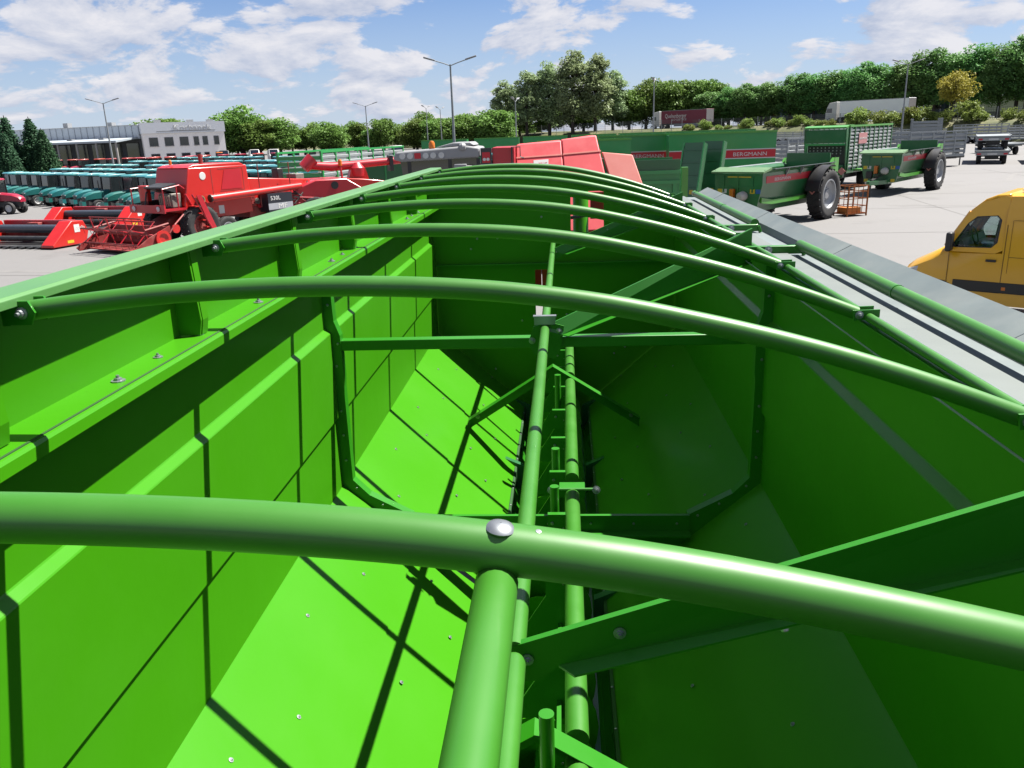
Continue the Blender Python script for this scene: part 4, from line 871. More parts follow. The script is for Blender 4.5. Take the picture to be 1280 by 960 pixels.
# ---------------- old red harvester with reel (front +x, left side +y faces the trailer)
CH = thing('combine_harvester', 'old red combine harvester with reel header and dark lettered rear panel', 'harvester', (-15.2, 32.2, 0), (-.48, -.877))
b = MB(); b.prism([(.55, 1.25), (.62, 1.6), (.25, 2.95), (-2.55, 2.95), (-2.65, 1.05), (-.6, .95)], -.95, 1.02); b.build('grain_tank', RED, CH, bevel=.04)
MB().prism([(.30, 2.95), (-.05, 3.06), (-2.25, 3.06), (-2.5, 2.95)], -.90, .97).build('tank_lid', RED, CH, bevel=.03)
for (x0, x1, z0, z1) in ((-.75, -.77, 1.5, 2.9), (-1.1, -2.3, 1.98, 2.0), (-2.3, -2.32, 1.98, 2.85), (-1.1, -2.3, 2.84, 2.86)):
    MB().span((x0, 1.015, z0), (x1, 1.028, z1)).build('panel_seam', DRED, CH)
MB().prism([(-1.15, 2.05), (-2.2, 2.05), (-2.2, 2.8), (-1.4, 2.8)], 1.021, 1.034).build('side_hatch', RED2, CH)
MB().lathe([(.001, 0), (.15, 0), (.14, .012), (.001, .012)], (-.35, 1.021, 2.62), 'y', 16).build('round_badge', LWHITE, CH)
MB().span((-1.18, 1.021, 1.12), (-.92, 1.027, 1.44)).build('white_notice', LWHITE, CH)
MB().tube([(-.05, .9, 1.74), (-.05, 1.18, 1.74)], .17, 16).build('outlet', mat('outlet_tan', (.40, .20, .10), .6), CH, smooth=40)
MB().lathe([(.001, 1.181), (.12, 1.181), (.12, 1.184), (.001, 1.184)], (-.05, 0, 1.74), 'y', 14).build('outlet_mouth', BLACK, CH)
au_ = MB().tube([(-.45, 1.22, 1.76), (-5.2, 1.22, 1.92)], .135, 16).build('unloading_auger', RED, CH, smooth=40)
MB().tube([(-.40, 1.22, 1.76), (-.46, 1.22, 1.76)], .15, 14).build('auger_end', BLACK, au_)
MB().prism([(-2.62, 1.25), (-6.2, 1.25), (-6.2, 2.15), (-2.62, 2.42)], -.85, .85).build('rear_body', RED, CH, bevel=.04)
MB().prism([(-2.62, .8), (-5.9, .9), (-5.9, 1.25), (-2.62, 1.25)], -.75, .8).build('straw_walker_box', DRED, CH)
p_ = MB().span((-3.15, .86, .98), (-4.5, 1.40, 1.72)).build('dark_panel', mat('panel_navy', (.018, .022, .035), .4), CH)
MB().span((-3.15, 1.401, 1.06), (-4.5, 1.405, 1.32)).build('pale_band', mat('band_grey', (.45, .47, .52), .5), p_)
lettering('530L', p_, (-3.28, 1.403, 1.45), (-1, 0, 0), (0, 0, 1), .24, LWHITE, width=.56)
lettering('MF', p_, (-3.66, 1.407, 1.09), (-1, 0, 0), (0, 0, 1), .28, LWHITE, width=.52)
for k in range(14):
    rr_ = random.Random(40+k); x = -2.75-rr_.uniform(0, .95); z = 1.1+rr_.uniform(0, .7)
    q = MB()
    if k % 2: q.lathe([(.03, 0), (.12, 0), (.12, .05), (.03, .05), (.03, 0)], (x, .86+.02*(k % 3), z), 'y', 12)
    else: q.tube([(x, .9, z), (x-rr_.uniform(.2, .6), .93, z+rr_.uniform(-.4, .4))], .025, 6)
    q.build('drive_pulley' if k % 2 else 'rod', [DRED, RED2, BARE][k % 3], CH)
for k in range(10):
    rr_ = random.Random(70+k); x = -5.2-rr_.uniform(0, 1.6); z = 1.2+rr_.uniform(0, .8)
    MB().tube([(x, .9, z), (x-rr_.uniform(.2, .7), .95, z+rr_.uniform(-.2, .4))], .03, 6).build('rod', [DRED, BARE, BLACK][k % 3], CH)
MB().span((-5.4, .2, 2.02), (-5.9, .8, 2.42)).build('engine_block', BARE, CH, bevel=.03)
MB().span((-5.0, -.3, 2.2), (-5.35, .1, 2.68)).build('air_filter', BLACK, CH, bevel=.05)
for x in (-3.0, -4.7): MB().tube([(x, 1.15, 1.2), (x, 1.15, 2.95)], .02, 6).build('whip_rod', DRED, CH)
# operator platform and engine at the front
MB().span((.55, -1.0, 1.42), (1.55, 1.05, 1.50)).build('platform', RED2, CH)
MB().span((1.55, -1.05, 1.36), (1.60, 1.10, 1.66)).build('platform_fascia', RED2, CH)
for y in (-.75, .75): MB().lathe([(.001, 0), (.09, 0), (.10, .03), (.001, .05)], (1.60, y, 1.52), 'x', 12).build('headlight', LENS, CH)
MB().span((.62, .10, 1.52), (1.05, .85, 2.05)).build('engine', BARE, CH, bevel=.03)
for k in range(6): MB().tube([(1.06, .15+k*.12, 1.6), (1.10, .18+k*.12, 1.98)], .035, 6).build('engine_rib', mat('engine_cream', (.42, .38, .30), .5), CH)
MB().prism([(.7, 2.05), (1.3, 2.25), (1.3, 2.30), (.7, 2.42)], -.4, .75).build('engine_hood', DARK, CH)
MB().span((1.05, -.85, 1.5), (1.25, -.35, 2.35)).build('seat_back', RED, CH, bevel=.03)
MB().span((.75, -.85, 1.5), (1.25, -.35, 1.8)).build('seat', BLACK, CH, bevel=.03)
MB().tube([(1.45, -.3, 1.5), (1.30, -.3, 2.1), (1.22, -.3, 2.12)], .03, 8).build('steering_column', BLACK, CH)
for pts in (((1.5, 1.0, 1.5), (1.5, 1.0, 2.25), (.75, 1.0, 2.35), (.55, 1.0, 2.2)), ((1.5, -.95, 1.5), (1.5, -.95, 2.25), (.8, -.95, 2.3)), ((.9, 1.0, 1.5), (.9, 1.0, 2.33))):
    MB().tube(pts, .028, 6).build('handrail', RED2, CH)
for y in (1.02, 1.42):
    MB().tube([(.55, y, 2.0), (.30, y+.05, 1.45), (-.25, y+.10, .35)], .035, 6).build('ladder_rail', RED2, CH)
for k in range(5): MB().span((.36-.13*k, 1.04, 1.52-.27*k), (.52-.13*k, 1.50, 1.56-.27*k)).build('ladder_step', RED, CH)
MB().prism([(.42, 1.95), (.20, 1.95), (-.38, .50), (-.10, .50)], 1.48, 1.52).build('ladder_cheek', RED2, CH)
for s in (-1, 1):
    wheel(CH, (.15, s*1.15, .78), .78, .52, DRED, s, lugs=18, n=30); wheel(CH, (-3.7, s*.85, .48), .48, .34, DRED, s, n=24)
    wheel(CH, (-1.1, s*1.12, .5), .5, .3, RIM, s, n=24) if s > 0 else None
MB().tube([(.15, -1.1, .78), (.15, 1.1, .78)], .1, 10).build('axle', DRED, CH)
MB().lathe([(.001, -.05), (.05, -.05), (.055, .1), (.03, .14), (.001, .14)], (.05, -.3, 3.12), 'z', 12).build('beacon', ORANGE, CH)
MB().tube([(-1.3, -.2, 3.0), (-1.3, -.2, 3.42)], .09, 10).build('exhaust', DRED, CH)
MB().prism([(.6, 1.25), (2.1, .62), (2.1, .22), (.4, .7)], -.45, .45).build('feeder_house', DRED, CH)
# header with reel
hd = MB(); hd.prism([(1.95, .2), (2.05, .2), (2.05, .95), (1.95, .95)], -1.75, 1.75); hd.prism([(2.05, .2), (3.1, .12), (3.1, .16), (2.05, .26)], -1.75, 1.75); hd.build('cutter_table', DRED, CH)
for s in (-1, 1):
    MB().prism([(1.95, .15), (3.5, .10), (3.6, .22), (2.9, .62), (1.95, .98)], s*1.75-.03, s*1.75+.03).build('divider', DRED, CH)
    MB().tube([(1.9, s*1.62, 1.05), (2.9, s*1.62, .90)], .04, 6).build('reel_arm', DRED, CH)
rl = MB().tube([(2.85, -1.6, .78), (2.85, 1.6, .78)], .06, 8).build('reel', DRED, CH)
for k in range(6):
    a = k*math.pi/3+.3; cxr, czr = 2.85+.55*math.cos(a), .78+.55*math.sin(a)
    MB().tube([(cxr, -1.6, czr), (cxr, 1.6, czr)], .028, 6).build('reel_bat', DRED, rl)
    for y in (-1.58, -.55, .55, 1.58): MB().tube([(2.85, y, .78), (cxr, y, czr)], .02, 5).build('reel_spoke', RED2, rl)
    for j_ in range(8): MB().tube([(cxr, -1.45+j_*.41, czr), (cxr-.05, -1.45+j_*.41, czr-.2)], .010, 4).build('tine', DRED, rl)
MB().lathe([(.001, 0), (.30, 0), (.30, .08), (.20, .08), (.12, .03), (.001, .03)], (2.35, 1.80, .55), 'y', 20).build('drive_pulley', RED, CH)
MB().lathe([(.001, 0), (.16, 0), (.16, .06), (.001, .06)], (1.75, 1.80, .85), 'y', 16).build('drive_pulley', RED, CH)
MB().tube([(2.0, 1.7, .35), (2.0, -1.7, .35)], .14, 10).build('table_auger', DRED, CH, smooth=40)
MB().tube([(2.05, 1.84, .72), (1.78, 1.84, 1.0), (1.1, 1.5, 1.3)], .03, 6).build('tension_rod', DRED, CH)
# ---------------- second red harvester, seen over the rail
C2 = thing('combine_harvester', 'red combine harvester with unloading auger swung out level above its hood', 'harvester', (-10.6, 38.2, 0), (-.86, -.50))
MB().prism([(2.9, 1.0), (2.2, 1.75), (1.2, 2.12), (-.2, 2.12), (-1.1, 1.55), (-3.2, 1.45), (-3.2, .8), (2.0, .7)], -1.1, 1.15).build('body', RED2, C2, bevel=.05)
MB().prism([(-.1, 2.12), (-1.0, 1.6), (-2.9, 1.52), (-2.4, 1.86), (-1.0, 2.05)], -.9, 1.05).build('hood', RED, C2, bevel=.03)
MB().lathe([(.001, 0), (.17, 0), (.17, .02), (.001, .02)], (.35, 1.155, 1.85), 'y', 14).build('vent', BLACK, C2)
tb = MB().tube([(1.1, .2, 2.72), (.2, .2, 2.62), (-.8, .2, 2.66), (-3.4, .2, 2.78), (-4.2, .2, 2.80)], [.17, .20, .17, .17, .17], 14).build('unloading_auger', RED2, C2, smooth=40)
MB().tube([(1.45, .2, 2.62), (1.0, .2, 3.02)], [.26, .30], 14).build('auger_spout', RED2, tb, smooth=40)
MB().lathe([(.001, -.26), (.34, -.26), (.38, .1), (.20, .34), (.001, .36)], (-1.0, .2, 2.42), 'z', 14).build('turret', RED2, C2, smooth=40)
MB().prism([(-.55, 2.1), (-1.5, 1.95), (-1.35, 2.5), (-1.0, 2.75), (-.7, 2.55)], .0, .4).build('turret_bracket', RED, C2)
MB().span((-2.55, .0, 2.3), (-2.72, .42, 3.0)).build('auger_cradle', BLACK, C2)
MB().lathe([(.001, 0), (.09, 0), (.09, .22), (.06, .28), (.001, .28)], (-.15, .5, 2.66), 'z', 12).build('beacon', ORANGE, C2)
MB().tube([(-.2, .5, 2.05), (-.15, .5, 2.68)], .05, 8).build('beacon_stalk', RED2, C2)
for k in range(12):
    rr_ = random.Random(90+k); x = 2.4-rr_.uniform(0, 1.6); MB().tube([(x, 1.2, 1.0+rr_.uniform(0, .7)), (x+rr_.uniform(.2, .8), 1.25, 1.0+rr_.uniform(0, .8))], .03, 6).build('rod', [DRED, RED2, BARE, BLACK][k % 4], C2)
for s in (-1, 1): wheel(C2, (1.3, s*1.1, .7), .7, .45, DRED, s, n=24); wheel(C2, (-2.4, s*.95, .5), .5, .35, DRED, s, n=20)
MB().tube([(1.3, -1.1, .7), (1.3, 1.1, .7)], .09, 8).build('axle', DRED, C2)
# ---------------- third harvester right behind the trailer: grey cab, faded panels
C3 = thing('combine_harvester', 'large combine harvester with grey cab roof and sun-faded pinkish red side panels', 'harvester', (-1.25, 24.6, 0), (-1, -.02))
C3.scale = (1, 1, .955)
MB().prism([(1.15, 3.36), (3.35, 3.30), (3.6, 3.38), (3.5, 3.58), (1.5, 3.70), (1.15, 3.64)], -.95, 1.05).build('cab_roof', GREY, C3, bevel=.05)
MB().prism([(1.3, 3.70), (2.4, 3.68), (1.9, 3.80), (1.4, 3.80)], -.8, .9).build('roof_hatch', GREY, C3, bevel=.03)
MB().prism([(1.2, 1.6), (3.2, 1.6), (3.4, 3.32), (1.2, 3.36)], -.88, .98).build('cab_glass', GLASS, C3)
for x in (1.2, 2.0, 3.15): MB().span((x-.05, .985, 1.6), (x+.05, 1.0, 3.34)).build('cab_pillar', BLACK, C3)
for k, x in enumerate((3.32, 3.10, 2.66, 2.45, 2.22)):
    MB().lathe([(.001, 0), (.085, 0), (.085, .03), (.001, .03)], (x, 1.052, 3.46), 'y', 14).build('work_light', LENS, C3)
MB().span((2.80, 1.052, 3.38), (2.98, 1.06, 3.54)).build('marker_light', STRIPE, C3)
MB().lathe([(.001, 0), (.08, 0), (.09, .04), (.085, .18), (.05, .24), (.001, .25)], (2.55, .5, 3.62), 'z', 14).build('beacon', ORANGE, C3, smooth=40)
MB().lathe([(.001, -.12), (.10, -.08), (.13, 0), (.10, .08), (.001, .12)], (1.62, 1.0, 3.66), 'x', 14).build('air_intake', GREY, C3, smooth=40)
MB().tube([(1.2, 1.05, 3.1), (1.6, 1.3, 3.15)], .03, 6).build('mirror_arm', BLACK, C3); MB().span((1.5, 1.28, 2.85), (1.85, 1.34, 3.2)).build('mirror', GREY, C3, bevel=.02)
lp = MB().span((.82, .96, 2.2), (1.12, 1.06, 3.62)).build('light_column', DARK, C3); MB().span((.86, 1.061, 3.2), (1.08, 1.068, 3.5)).build('tail_light', STRIPE, lp)
for k in range(2): MB().lathe([(.001, 0), (.045, 0), (.045, .02), (.001, .02)], (.92+.1*k, 1.068, 3.30), 'y', 10).build('lens', LWHITE, lp)
MB().span((.18, -.9, 1.0), (.80, .98, 3.62)).build('side_box', RED2, C3, bevel=.02)
MB().span((.20, .982, 2.4), (.78, .99, 3.15)).build('side_box_door', mat('door_maroon', (.18, .01, .02), .5), C3)
MB().tube([(.25, 1.1, 2.9), (.25, 1.1, 3.62), (-.05, 1.1, 3.62), (-.05, 1.1, 3.35), (-.2, 1.1, 3.3)], .025, 6).build('hoop', BLACK, C3)
MB().prism([(.16, 1.2), (.16, 3.66), (-1.75, 3.74), (-1.95, 1.2)], -.9, 1.0).build('side_panel', PINK, C3, bevel=.03)
MB().prism([(-1.78, 3.75), (-1.98, 1.2), (-4.0, 1.2), (-3.25, 3.86)], -.9, 1.0).build('side_panel', PINK, C3, bevel=.03)
MB().prism([(.16, 3.27), (.16, 3.31), (-1.78, 3.36), (-1.79, 3.32)], 1.0, 1.02).build('panel_ridge', PINK2, C3); MB().prism([(-1.82, 3.33), (-1.82, 3.37), (-3.42, 3.43), (-3.43, 3.39)], 1.0, 1.02).build('panel_ridge', PINK2, C3)
MB().prism([(-3.48, 3.36), (-4.75, 3.26), (-5.3, 2.0), (-4.0, 2.05)], .6, .98).build('rear_wing', PINK2, C3, bevel=.02)
MB().prism([(-.55, 2.80), (-1.18, 2.82), (-1.20, 3.22), (-.57, 3.20)], 1.001, 1.008).build('white_badge', LWHITE, C3)
lettering('MHG', C3, (-.78, 1.010, 3.04), (-1, 0, 0), (0, 0, 1), .14, STRIPE, width=.36)
MB().prism([(-2.2, 2.42), (-3.45, 2.44), (-3.5, 2.68), (-2.3, 2.66)], 1.001, 1.008).build('number_band', mat('band_pale', (.62, .58, .58), .5), C3)
lettering('40', C3, (-3.10, 1.010, 2.47), (-1, 0, 0), (0, 0, 1), .20, DARK, width=.32)
for s in (-1, 1): wheel(C3, (2.0, s*1.05, .85), .85, .6, RED2, s, lugs=18, n=26); wheel(C3, (-2.6, s*.95, .6), .6, .45, RED2, s, n=22)
MB().span((-3.6, -.85, .8), (1.1, .9, 1.2)).build('lower_body', DRED, C3)
MB().span((1.1, -.9, .7), (3.1, .9, 1.6)).build('cab_base', DARK, C3)
for o in [q for q in children(C3)]:                                  # the tail is short
    for vv in o.data.vertices:
        if vv.co.x < .16 and o.name.split('.')[0] not in ('wheel', 'lower_body'): vv.co.x = .16+(vv.co.x-.16)*.68
for o in children(C3):                                              # the faded covers lean back
    if o.name.split('.')[0] in ('side_panel', 'panel_ridge', 'white_badge', 'lettering', 'number_band', 'rear_wing'):
        for vv in o.data.vertices: vv.co.y -= (vv.co.z-1.9)*.60
# ---------------- office building
BD = thing('office_building', 'white two-storey office building with long canopy and lettered parapet', 'building', (-87.5, 172, 0), None, None, rz=R(30))
BW, BL = 16.3, 40.0                                                 # front wing along +x from 0, long canopied wing to -x
w0 = MB().span((0, 0, 0), (BW, 14, 6.1)).build('wall', WALLB, BD)
pp = MB().span((-.15, -.25, 6.1), (BW+.25, 14.2, 8.25)).build('parapet', mat('parapet_white', (1.2, 1.23, 1.27), .6, var=.04), BD)
lettering('Korbanek', pp, (6.1, -.252, 6.55), (1, 0, 0), (0, 0, 1), 1.75, LWHITE, width=7.6, ext=.08)
MB().span((2.8, -.30, 6.42), (14.5, -.255, 6.55)).build('sign_rail', GREY, pp)
for x, wd_ in ((1.2, 1.6), (4.2, 1.6), (7.2, 1.6), (10.0, .9), (11.8, .9), (14.1, .9)):
    f_ = MB().span((x-.08, -.06, 3.55), (x+wd_+.08, .02, 5.28)).build('window', mat('frame_grey', (.25, .25, .26), .5), BD)
    MB().span((x, -.075, 3.63), (x+wd_, -.062, 5.2)).build('pane', BGLASS, f_)
    MB().span((x-.12, -.12, 3.42), (x+wd_+.12, .0, 3.54)).build('sill', CONC, f_)
    f_ = MB().span((x-.08, -.06, .25), (x+wd_+.08, .02, 2.0)).build('window', MATS['frame_grey'], BD)
    MB().span((x, -.075, .33), (x+wd_, -.062, 1.92)).build('pane', BGLASS, f_)
# long wing
MB().span((-BL, 5.0, 0), (-.002, 14, 5.2)).build('wall', mat('wing_dark', (.10, .11, .12), .6, var=.2), BD)
lw = MB().span((-BL, 4.6, 5.2), (-.16, 14.1, 8.05)).build('parapet', PANEL, BD)
for k in range(22):
    MB().span((-BL+.3+k*1.8, 4.50, 5.6), (-BL+.42+k*1.8, 4.598, 8.0)).build('facade_fin', mat('fin_white', (.55, .60, .65), .5), lw)
MB().span((-BL, 4.52, 7.9), (-.16, 4.598, 8.05)).build('fascia', WHITE, lw)
cn = MB().prism([(4.59, 5.55), (4.59, 5.25), (-1.6, 4.55), (-1.6, 4.95)], -BL-1, -.5, 'x').build('canopy', ROOFM, BD)
for k in range(4): MB().span((-BL+5+k*9, 1.2, 5.25), (-BL+6.4+k*9, 2.2, 5.55)).build('roof_light', GREY, cn)
for k in range(8): MB().tube([(-BL+1+k*5.4, -1.0, 0), (-BL+1+k*5.4, -1.0, 4.65)], .22, 10).build('column', CONC, BD)
for k in range(8):
    f_ = MB().span((-BL+1.2+k*4.9, 4.94, .1), (-BL+4.9+k*4.9, 5.02, 4.4)).build('shop_window', BLACK, BD); MB().span((-BL+1.35+k*4.9, 4.92, .2), (-BL+4.75+k*4.9, 4.939, 4.3)).build('pane', BGLASS, f_)
for x, y, h in ((3, 6, .7), (9.5, 5, .55), (14, 8, .6), (-12, 8, .6), (-26, 9, .9)): MB().span((x, y, 8.05 if x < 0 else 8.25), (x+1.4, y+1.2, 8.25+h)).build('roof_vent', GREY, BD)
RL = Matrix.Translation((0, 5, 0)) @ Matrix.Rotation(R(-47), 4, 'Z') @ Matrix.Translation((0, -5, 0))
for o in children(BD):                                              # the long wing turns away from the corner
    if max(v_.co.x for v_ in o.data.vertices) < 0:
        for ob in [o]+children(o): ob.data.transform(RL)
# ---------------- street lamps
def lamp(x, y, h, label, head, z=0):
    t = thing('street_lamp', label, 'lamp', (x, y, z), head, 'tall yard lamps')
    MB().tube([(0, 0, 0), (0, 0, .9), (0, 0, h)], [.13, .12, .06], 10).build('pole', POLE, t, smooth=40)
    MB().span((-.2, -.2, 0), (.2, .2, .18)).build('foot', CONC, t)
    for s in (-1, 1):
        MB().tube([(0, 0, h-.08), (s*.5, 0, h+.10), (s*1.15, 0, h+.30)], .035, 8).build('arm', POLE, t)
        o = MB(); M = Matrix.Rotation(-s*R(16), 3, 'Y'); o.box((s*1.45, 0, h+.40), (.80, .32, .10), M); o.build('lamp_head', GREY, t, bevel=.02)
    return t
lamp(-53.7, 97.5, 8.7, 'tall twin lamp rising in front of the office canopy columns', (.97, .25))
lamp(-7.9, 60.5, 8.5, 'tall twin lamp rising behind the grey cab roof', (1, .1))
lamp(-29.4, 126, 8.3, 'twin lamp far off behind the green wagon with silver slats', (1, .1))
lamp(-6.6, 116, 7.8, 'slim lamp just in front of the tall poplars', (.2, 1))
lamp(12.4, 121, 9.8, 'slim lamp next to the maroon lorry', (.2, 1))
lamp(40.6, 106, 10.0, 'tall lamp in front of the white lorry', (1, .0))
lamp(-27.5, 170, 9.0, 'thin lamp close to the far trees beyond the slatted wagon', (.3, 1))
lamp(-24.4, 168, 8.6, 'thin lamp among the far trees behind the grey cab', (.3, 1))
# ---------------- lorries on the road
def lorry(label, s, d, boxm, ln=13.6, text=None, cabm=WHITE, head=RU):
    p = rp(s, d, 3.425); t = thing('lorry', label, 'lorry', p, head, 'lorries on the embankment road'); hl = ln/2
    b = MB().span((-hl, -1.27, 1.1), (hl, 1.27, 4.0)).build('box', boxm, t, bevel=.05)
    MB().span((-hl-.02, -1.2, 1.15), (-hl-.001, 1.2, 3.95)).build('rear_door', mat('door_grey', (.40, .38, .38), .5), b)
    for s_ in (-1, 1): MB().span((-hl, s_*1.271, 3.92), (hl, s_*1.285, 4.0)).build('top_rail', ALU, b); MB().span((-hl+1, s_*1.2, .45), (hl-4, s_*1.24, 1.05)).build('side_guard', GREY, t)
    MB().span((-hl+.3, -.6, .8), (hl+3, .6, 1.09)).build('chassis', DARK, t)
    c = MB().prism([(hl+.7, .5), (hl+2.95, .5), (hl+3.0, 1.9), (hl+2.75, 2.9), (hl+2.3, 3.75), (hl+.7, 3.95)], -1.22, 1.22).build('cab', cabm, t, bevel=.08)
    MB().prism([(hl+3.005, 1.95), (hl+2.765, 2.9), (hl+2.78, 2.92), (hl+3.02, 1.97)], -1.1, 1.1).build('windscreen', GLASS, c)
    for s_ in (-1, 1):
        MB().prism([(hl+1.6, 1.95), (hl+2.85, 1.95), (hl+2.65, 2.75), (hl+1.6, 2.75)], s_*1.221, s_*1.23).build('side_window', GLASS, c)
        for x in (-hl+1.6, -hl+2.9, -hl+4.2, hl-.2, hl+2.1): wheel(t, (x, s_*1.05, .5), .5, .36, RIM, s_, n=16)
    if text:
        for s_ in (1, -1):
            o = (hl-1.2, 1.275, 2.35) if s_ > 0 else (-hl+3.4, -1.275, 2.35); u = (-s_, 0, 0)
            lettering(text[0], b, o, u, (0, 0, 1), 1.35, LWHITE, width=6.6, ext=.01)
            o2 = (o[0]-s_*2.2, o[1], 1.75); lettering(text[1], b, o2, u, (0, 0, 1), .62, LWHITE, width=4.4, ext=.01)
    return t
lorry('maroon curtain-sided lorry with white lettering and white cab on the road', 134.4, 131, MAROON, text=('Quehenberger', 'LOGISTICS'))
lorry('white box lorry with white cab on the road', 88, 131, TRWH)
lorry('blue lorry half hidden behind the row of trunks', 116.0, 152, BLUE, cabm=BLUE)
lorry('grey lorry half hidden behind the row of trunks', 78.0, 153, TRWH, cabm=BLUE)
# ---------------- mesh fence
def fence(label, s0, s1, d, z, hgt, group=None):
    p = rp(s0, d, z); t = thing('mesh_fence', label, 'fence', p, RU, group); n = int((s1-s0)/3); ln = (s1-s0)
    for k in range(n+1): MB().span((k*3-.04, -.04, 0), (k*3+.04, .04, hgt+.1)).build('post', POLE, t)
    m = MB()
    for k in range(int(ln/.28)): m.span((k*.28-.012, -.012, .05), (k*.28+.012, .012, hgt))
    for q in range(7): m.span((0, -.013, .06+q*hgt/6.4), (ln, .013, .085+q*hgt/6.4))
    m.build('wire_mesh', mat('fence_wire', (.11, .13, .135), .5), t, kind='stuff')
fence('grey wire mesh fence along the embankment in front of the far trees and poplars', 125, 266, 119, 2.7, 2.6)
fence('grey wire mesh fence on the embankment along the lorry road', 50, 124, 121, 3.1, 2.0)
# ---------------- trees
def leaf_mesh(name, pts, size, rng, m, up_bias=.35):
    """pts (n,3): one leaf-clump quad at each, at random tilt"""
    n = len(pts); nrm = rng.normal(size=(n, 3)); nrm[:, 2] = np.abs(nrm[:, 2])+up_bias; nrm /= np.linalg.norm(nrm, axis=1)[:, None]
    a = np.cross(nrm, rng.normal(size=(n, 3))); a /= np.linalg.norm(a, axis=1)[:, None]; b = np.cross(nrm, a)
    sz = size*rng.uniform(.55, 1.3, n)[:, None]
    c = np.stack([pts-a*sz*.5, pts+b*sz*.32, pts+a*sz*.5+nrm*sz*.12, pts-b*sz*.32], 1).reshape(-1, 3)
    me = bpy.data.meshes.new(name); me.vertices.add(4*n); me.vertices.foreach_set('co', c.ravel()); me.loops.add(4*n); me.loops.foreach_set('vertex_index', np.arange(4*n)); me.polygons.add(n); me.polygons.foreach_set('loop_start', np.arange(n)*4); me.polygons.foreach_set('loop_total', np.full(n, 4)); me.update(); me.validate(); me.materials.append(m); return me
def crown_pts(rng, n, rx, rz, zc, nb, br=.42, conic=0.0):
    """leaf points on the shells of many boughs filling a crown"""
    out = []; per = n//nb
    for _ in range(nb):
        d = rng.normal(size=3); d /= np.linalg.norm(d); k = rng.uniform(.25, 1)**.5
        c = d*k*np.array([rx, rx, rz])*.78; taper = 1-conic*max(0, c[2]/rz); c[:2] *= taper
        r = br*rx*rng.uniform(.6, 1.25)*(taper*.5+.5)
        q = rng.normal(size=(per, 3)); q /= np.linalg.norm(q, axis=1)[:, None]; q *= (rng.uniform(.2, 1, per)**.4)[:, None]*r
        q[:, 2] *= .75; out.append(c+q)
    p = np.concatenate(out); p[:, 2] += zc; return p
def trunk_mesh(name, h, r, rng, limbs=7, spread=2.2):
    m = MB(); m.tube([(0, 0, -.4), (rng.uniform(-.1, .1), rng.uniform(-.1, .1), h*.35), (rng.uniform(-.3, .3), rng.uniform(-.3, .3), h*.75), (0, 0, h)], [r*1.25, r, r*.7, r*.25], 8)
    for k in range(limbs):
        a = rng.uniform(0, 6.28); z0 = h*rng.uniform(.3, .8); l = spread*rng.uniform(.6, 1.1)
        m.tube([(0, 0, z0), (math.cos(a)*l*.5, math.sin(a)*l*.5, z0+l*.4), (math.cos(a)*l, math.sin(a)*l, z0+l*.95)], [r*.45, r*.3, r*.1], 5)
    me = m.mesh(name, 50); me.materials.append(BARK); return me
PRO = {}
def proto(kind):
    if kind in PRO: return PRO[kind]
    out = []
    for v_ in range({'lime': 4, 'oak': 4, 'poplar': 3, 'yellow': 1, 'spruce': 2, 'shrub': 4}[kind]):
        rng = np.random.default_rng(hash(kind) % 1 + 100*v_ + len(kind)*17)
        if kind == 'lime': c = leaf_mesh('crown', crown_pts(rng, 10000, 3.8, 6.4, 7.8, 70, .40, .4), .40, rng, LEAFD); tr = trunk_mesh('trunk', 10.5, .24, rng, 8, 2.4)
        elif kind == 'oak': c = leaf_mesh('crown', crown_pts(rng, 9000, 5.2, 5.0, 5.6, 60, .38, .2), .58, rng, LEAF); tr = trunk_mesh('trunk', 8.5, .32, rng, 8, 3.4)
        elif kind == 'poplar': c = leaf_mesh('crown', crown_pts(rng, 13000, 4.7, 10.6, 10.4, 100, .33, .3), .52, rng, LEAFP); tr = trunk_mesh('trunk', 17, .34, rng, 10, 3.6)
        elif kind == 'yellow': c = leaf_mesh('crown', crown_pts(rng, 6000, 4.0, 3.1, 5.9, 40, .36, .1), .36, rng, LEAFY); tr = trunk_mesh('trunk', 6.2, .20, rng, 9, 2.6)
        elif kind == 'shrub': c = leaf_mesh('crown', crown_pts(rng, 1500, 1.6, 1.0, .9, 16, .42), .26, rng, LEAFS); tr = trunk_mesh('stem', 1.2, .05, rng, 6, 1.0)
        else:
            ps = []; nw = 30
            for k in range(nw):
                z = 1.0+k*(11.5-1.0)/nw; rr_ = 3.3*(1-(z/12.2))**.85
                for a in np.linspace(0, 6.28, 9+int(rr_*5), endpoint=False)+rng.uniform(0, 6):
                    l = rr_*rng.uniform(.75, 1.12); nn = int(10+l*14); t_ = rng.uniform(.12, 1, nn)
                    ps.append(np.stack([np.cos(a)*l*t_+rng.normal(0, .10, nn), np.sin(a)*l*t_+rng.normal(0, .10, nn), z-.35*l*t_**1.5+.12*l*t_+rng.normal(0, .10, nn)], 1))
            c = leaf_mesh('crown', np.concatenate(ps), .36, rng, NEEDLE, .2); tr = trunk_mesh('trunk', 11.8, .22, rng, 0)
        out.append((c, tr))
    PRO[kind] = out; return out
TN = [0]
def tree(kind, x, y, z, sc, label, group, name, sz=None):
    TN[0] += 1; pr = proto(kind); c, tr = pr[TN[0] % len(pr)]
    t = thing(name, label, 'shrub' if kind == 'shrub' else 'tree', (x, y, z), None, group, rz=TN[0]*2.399); t.scale = (sc, sc, sz or sc)
    for nm, me in (('crown', c), ('trunk' if kind != 'shrub' else 'stem', tr)):
        o = bpy.data.objects.new(nm, me); COL.objects.link(o); o.parent = t
rt_ = random.Random(21)
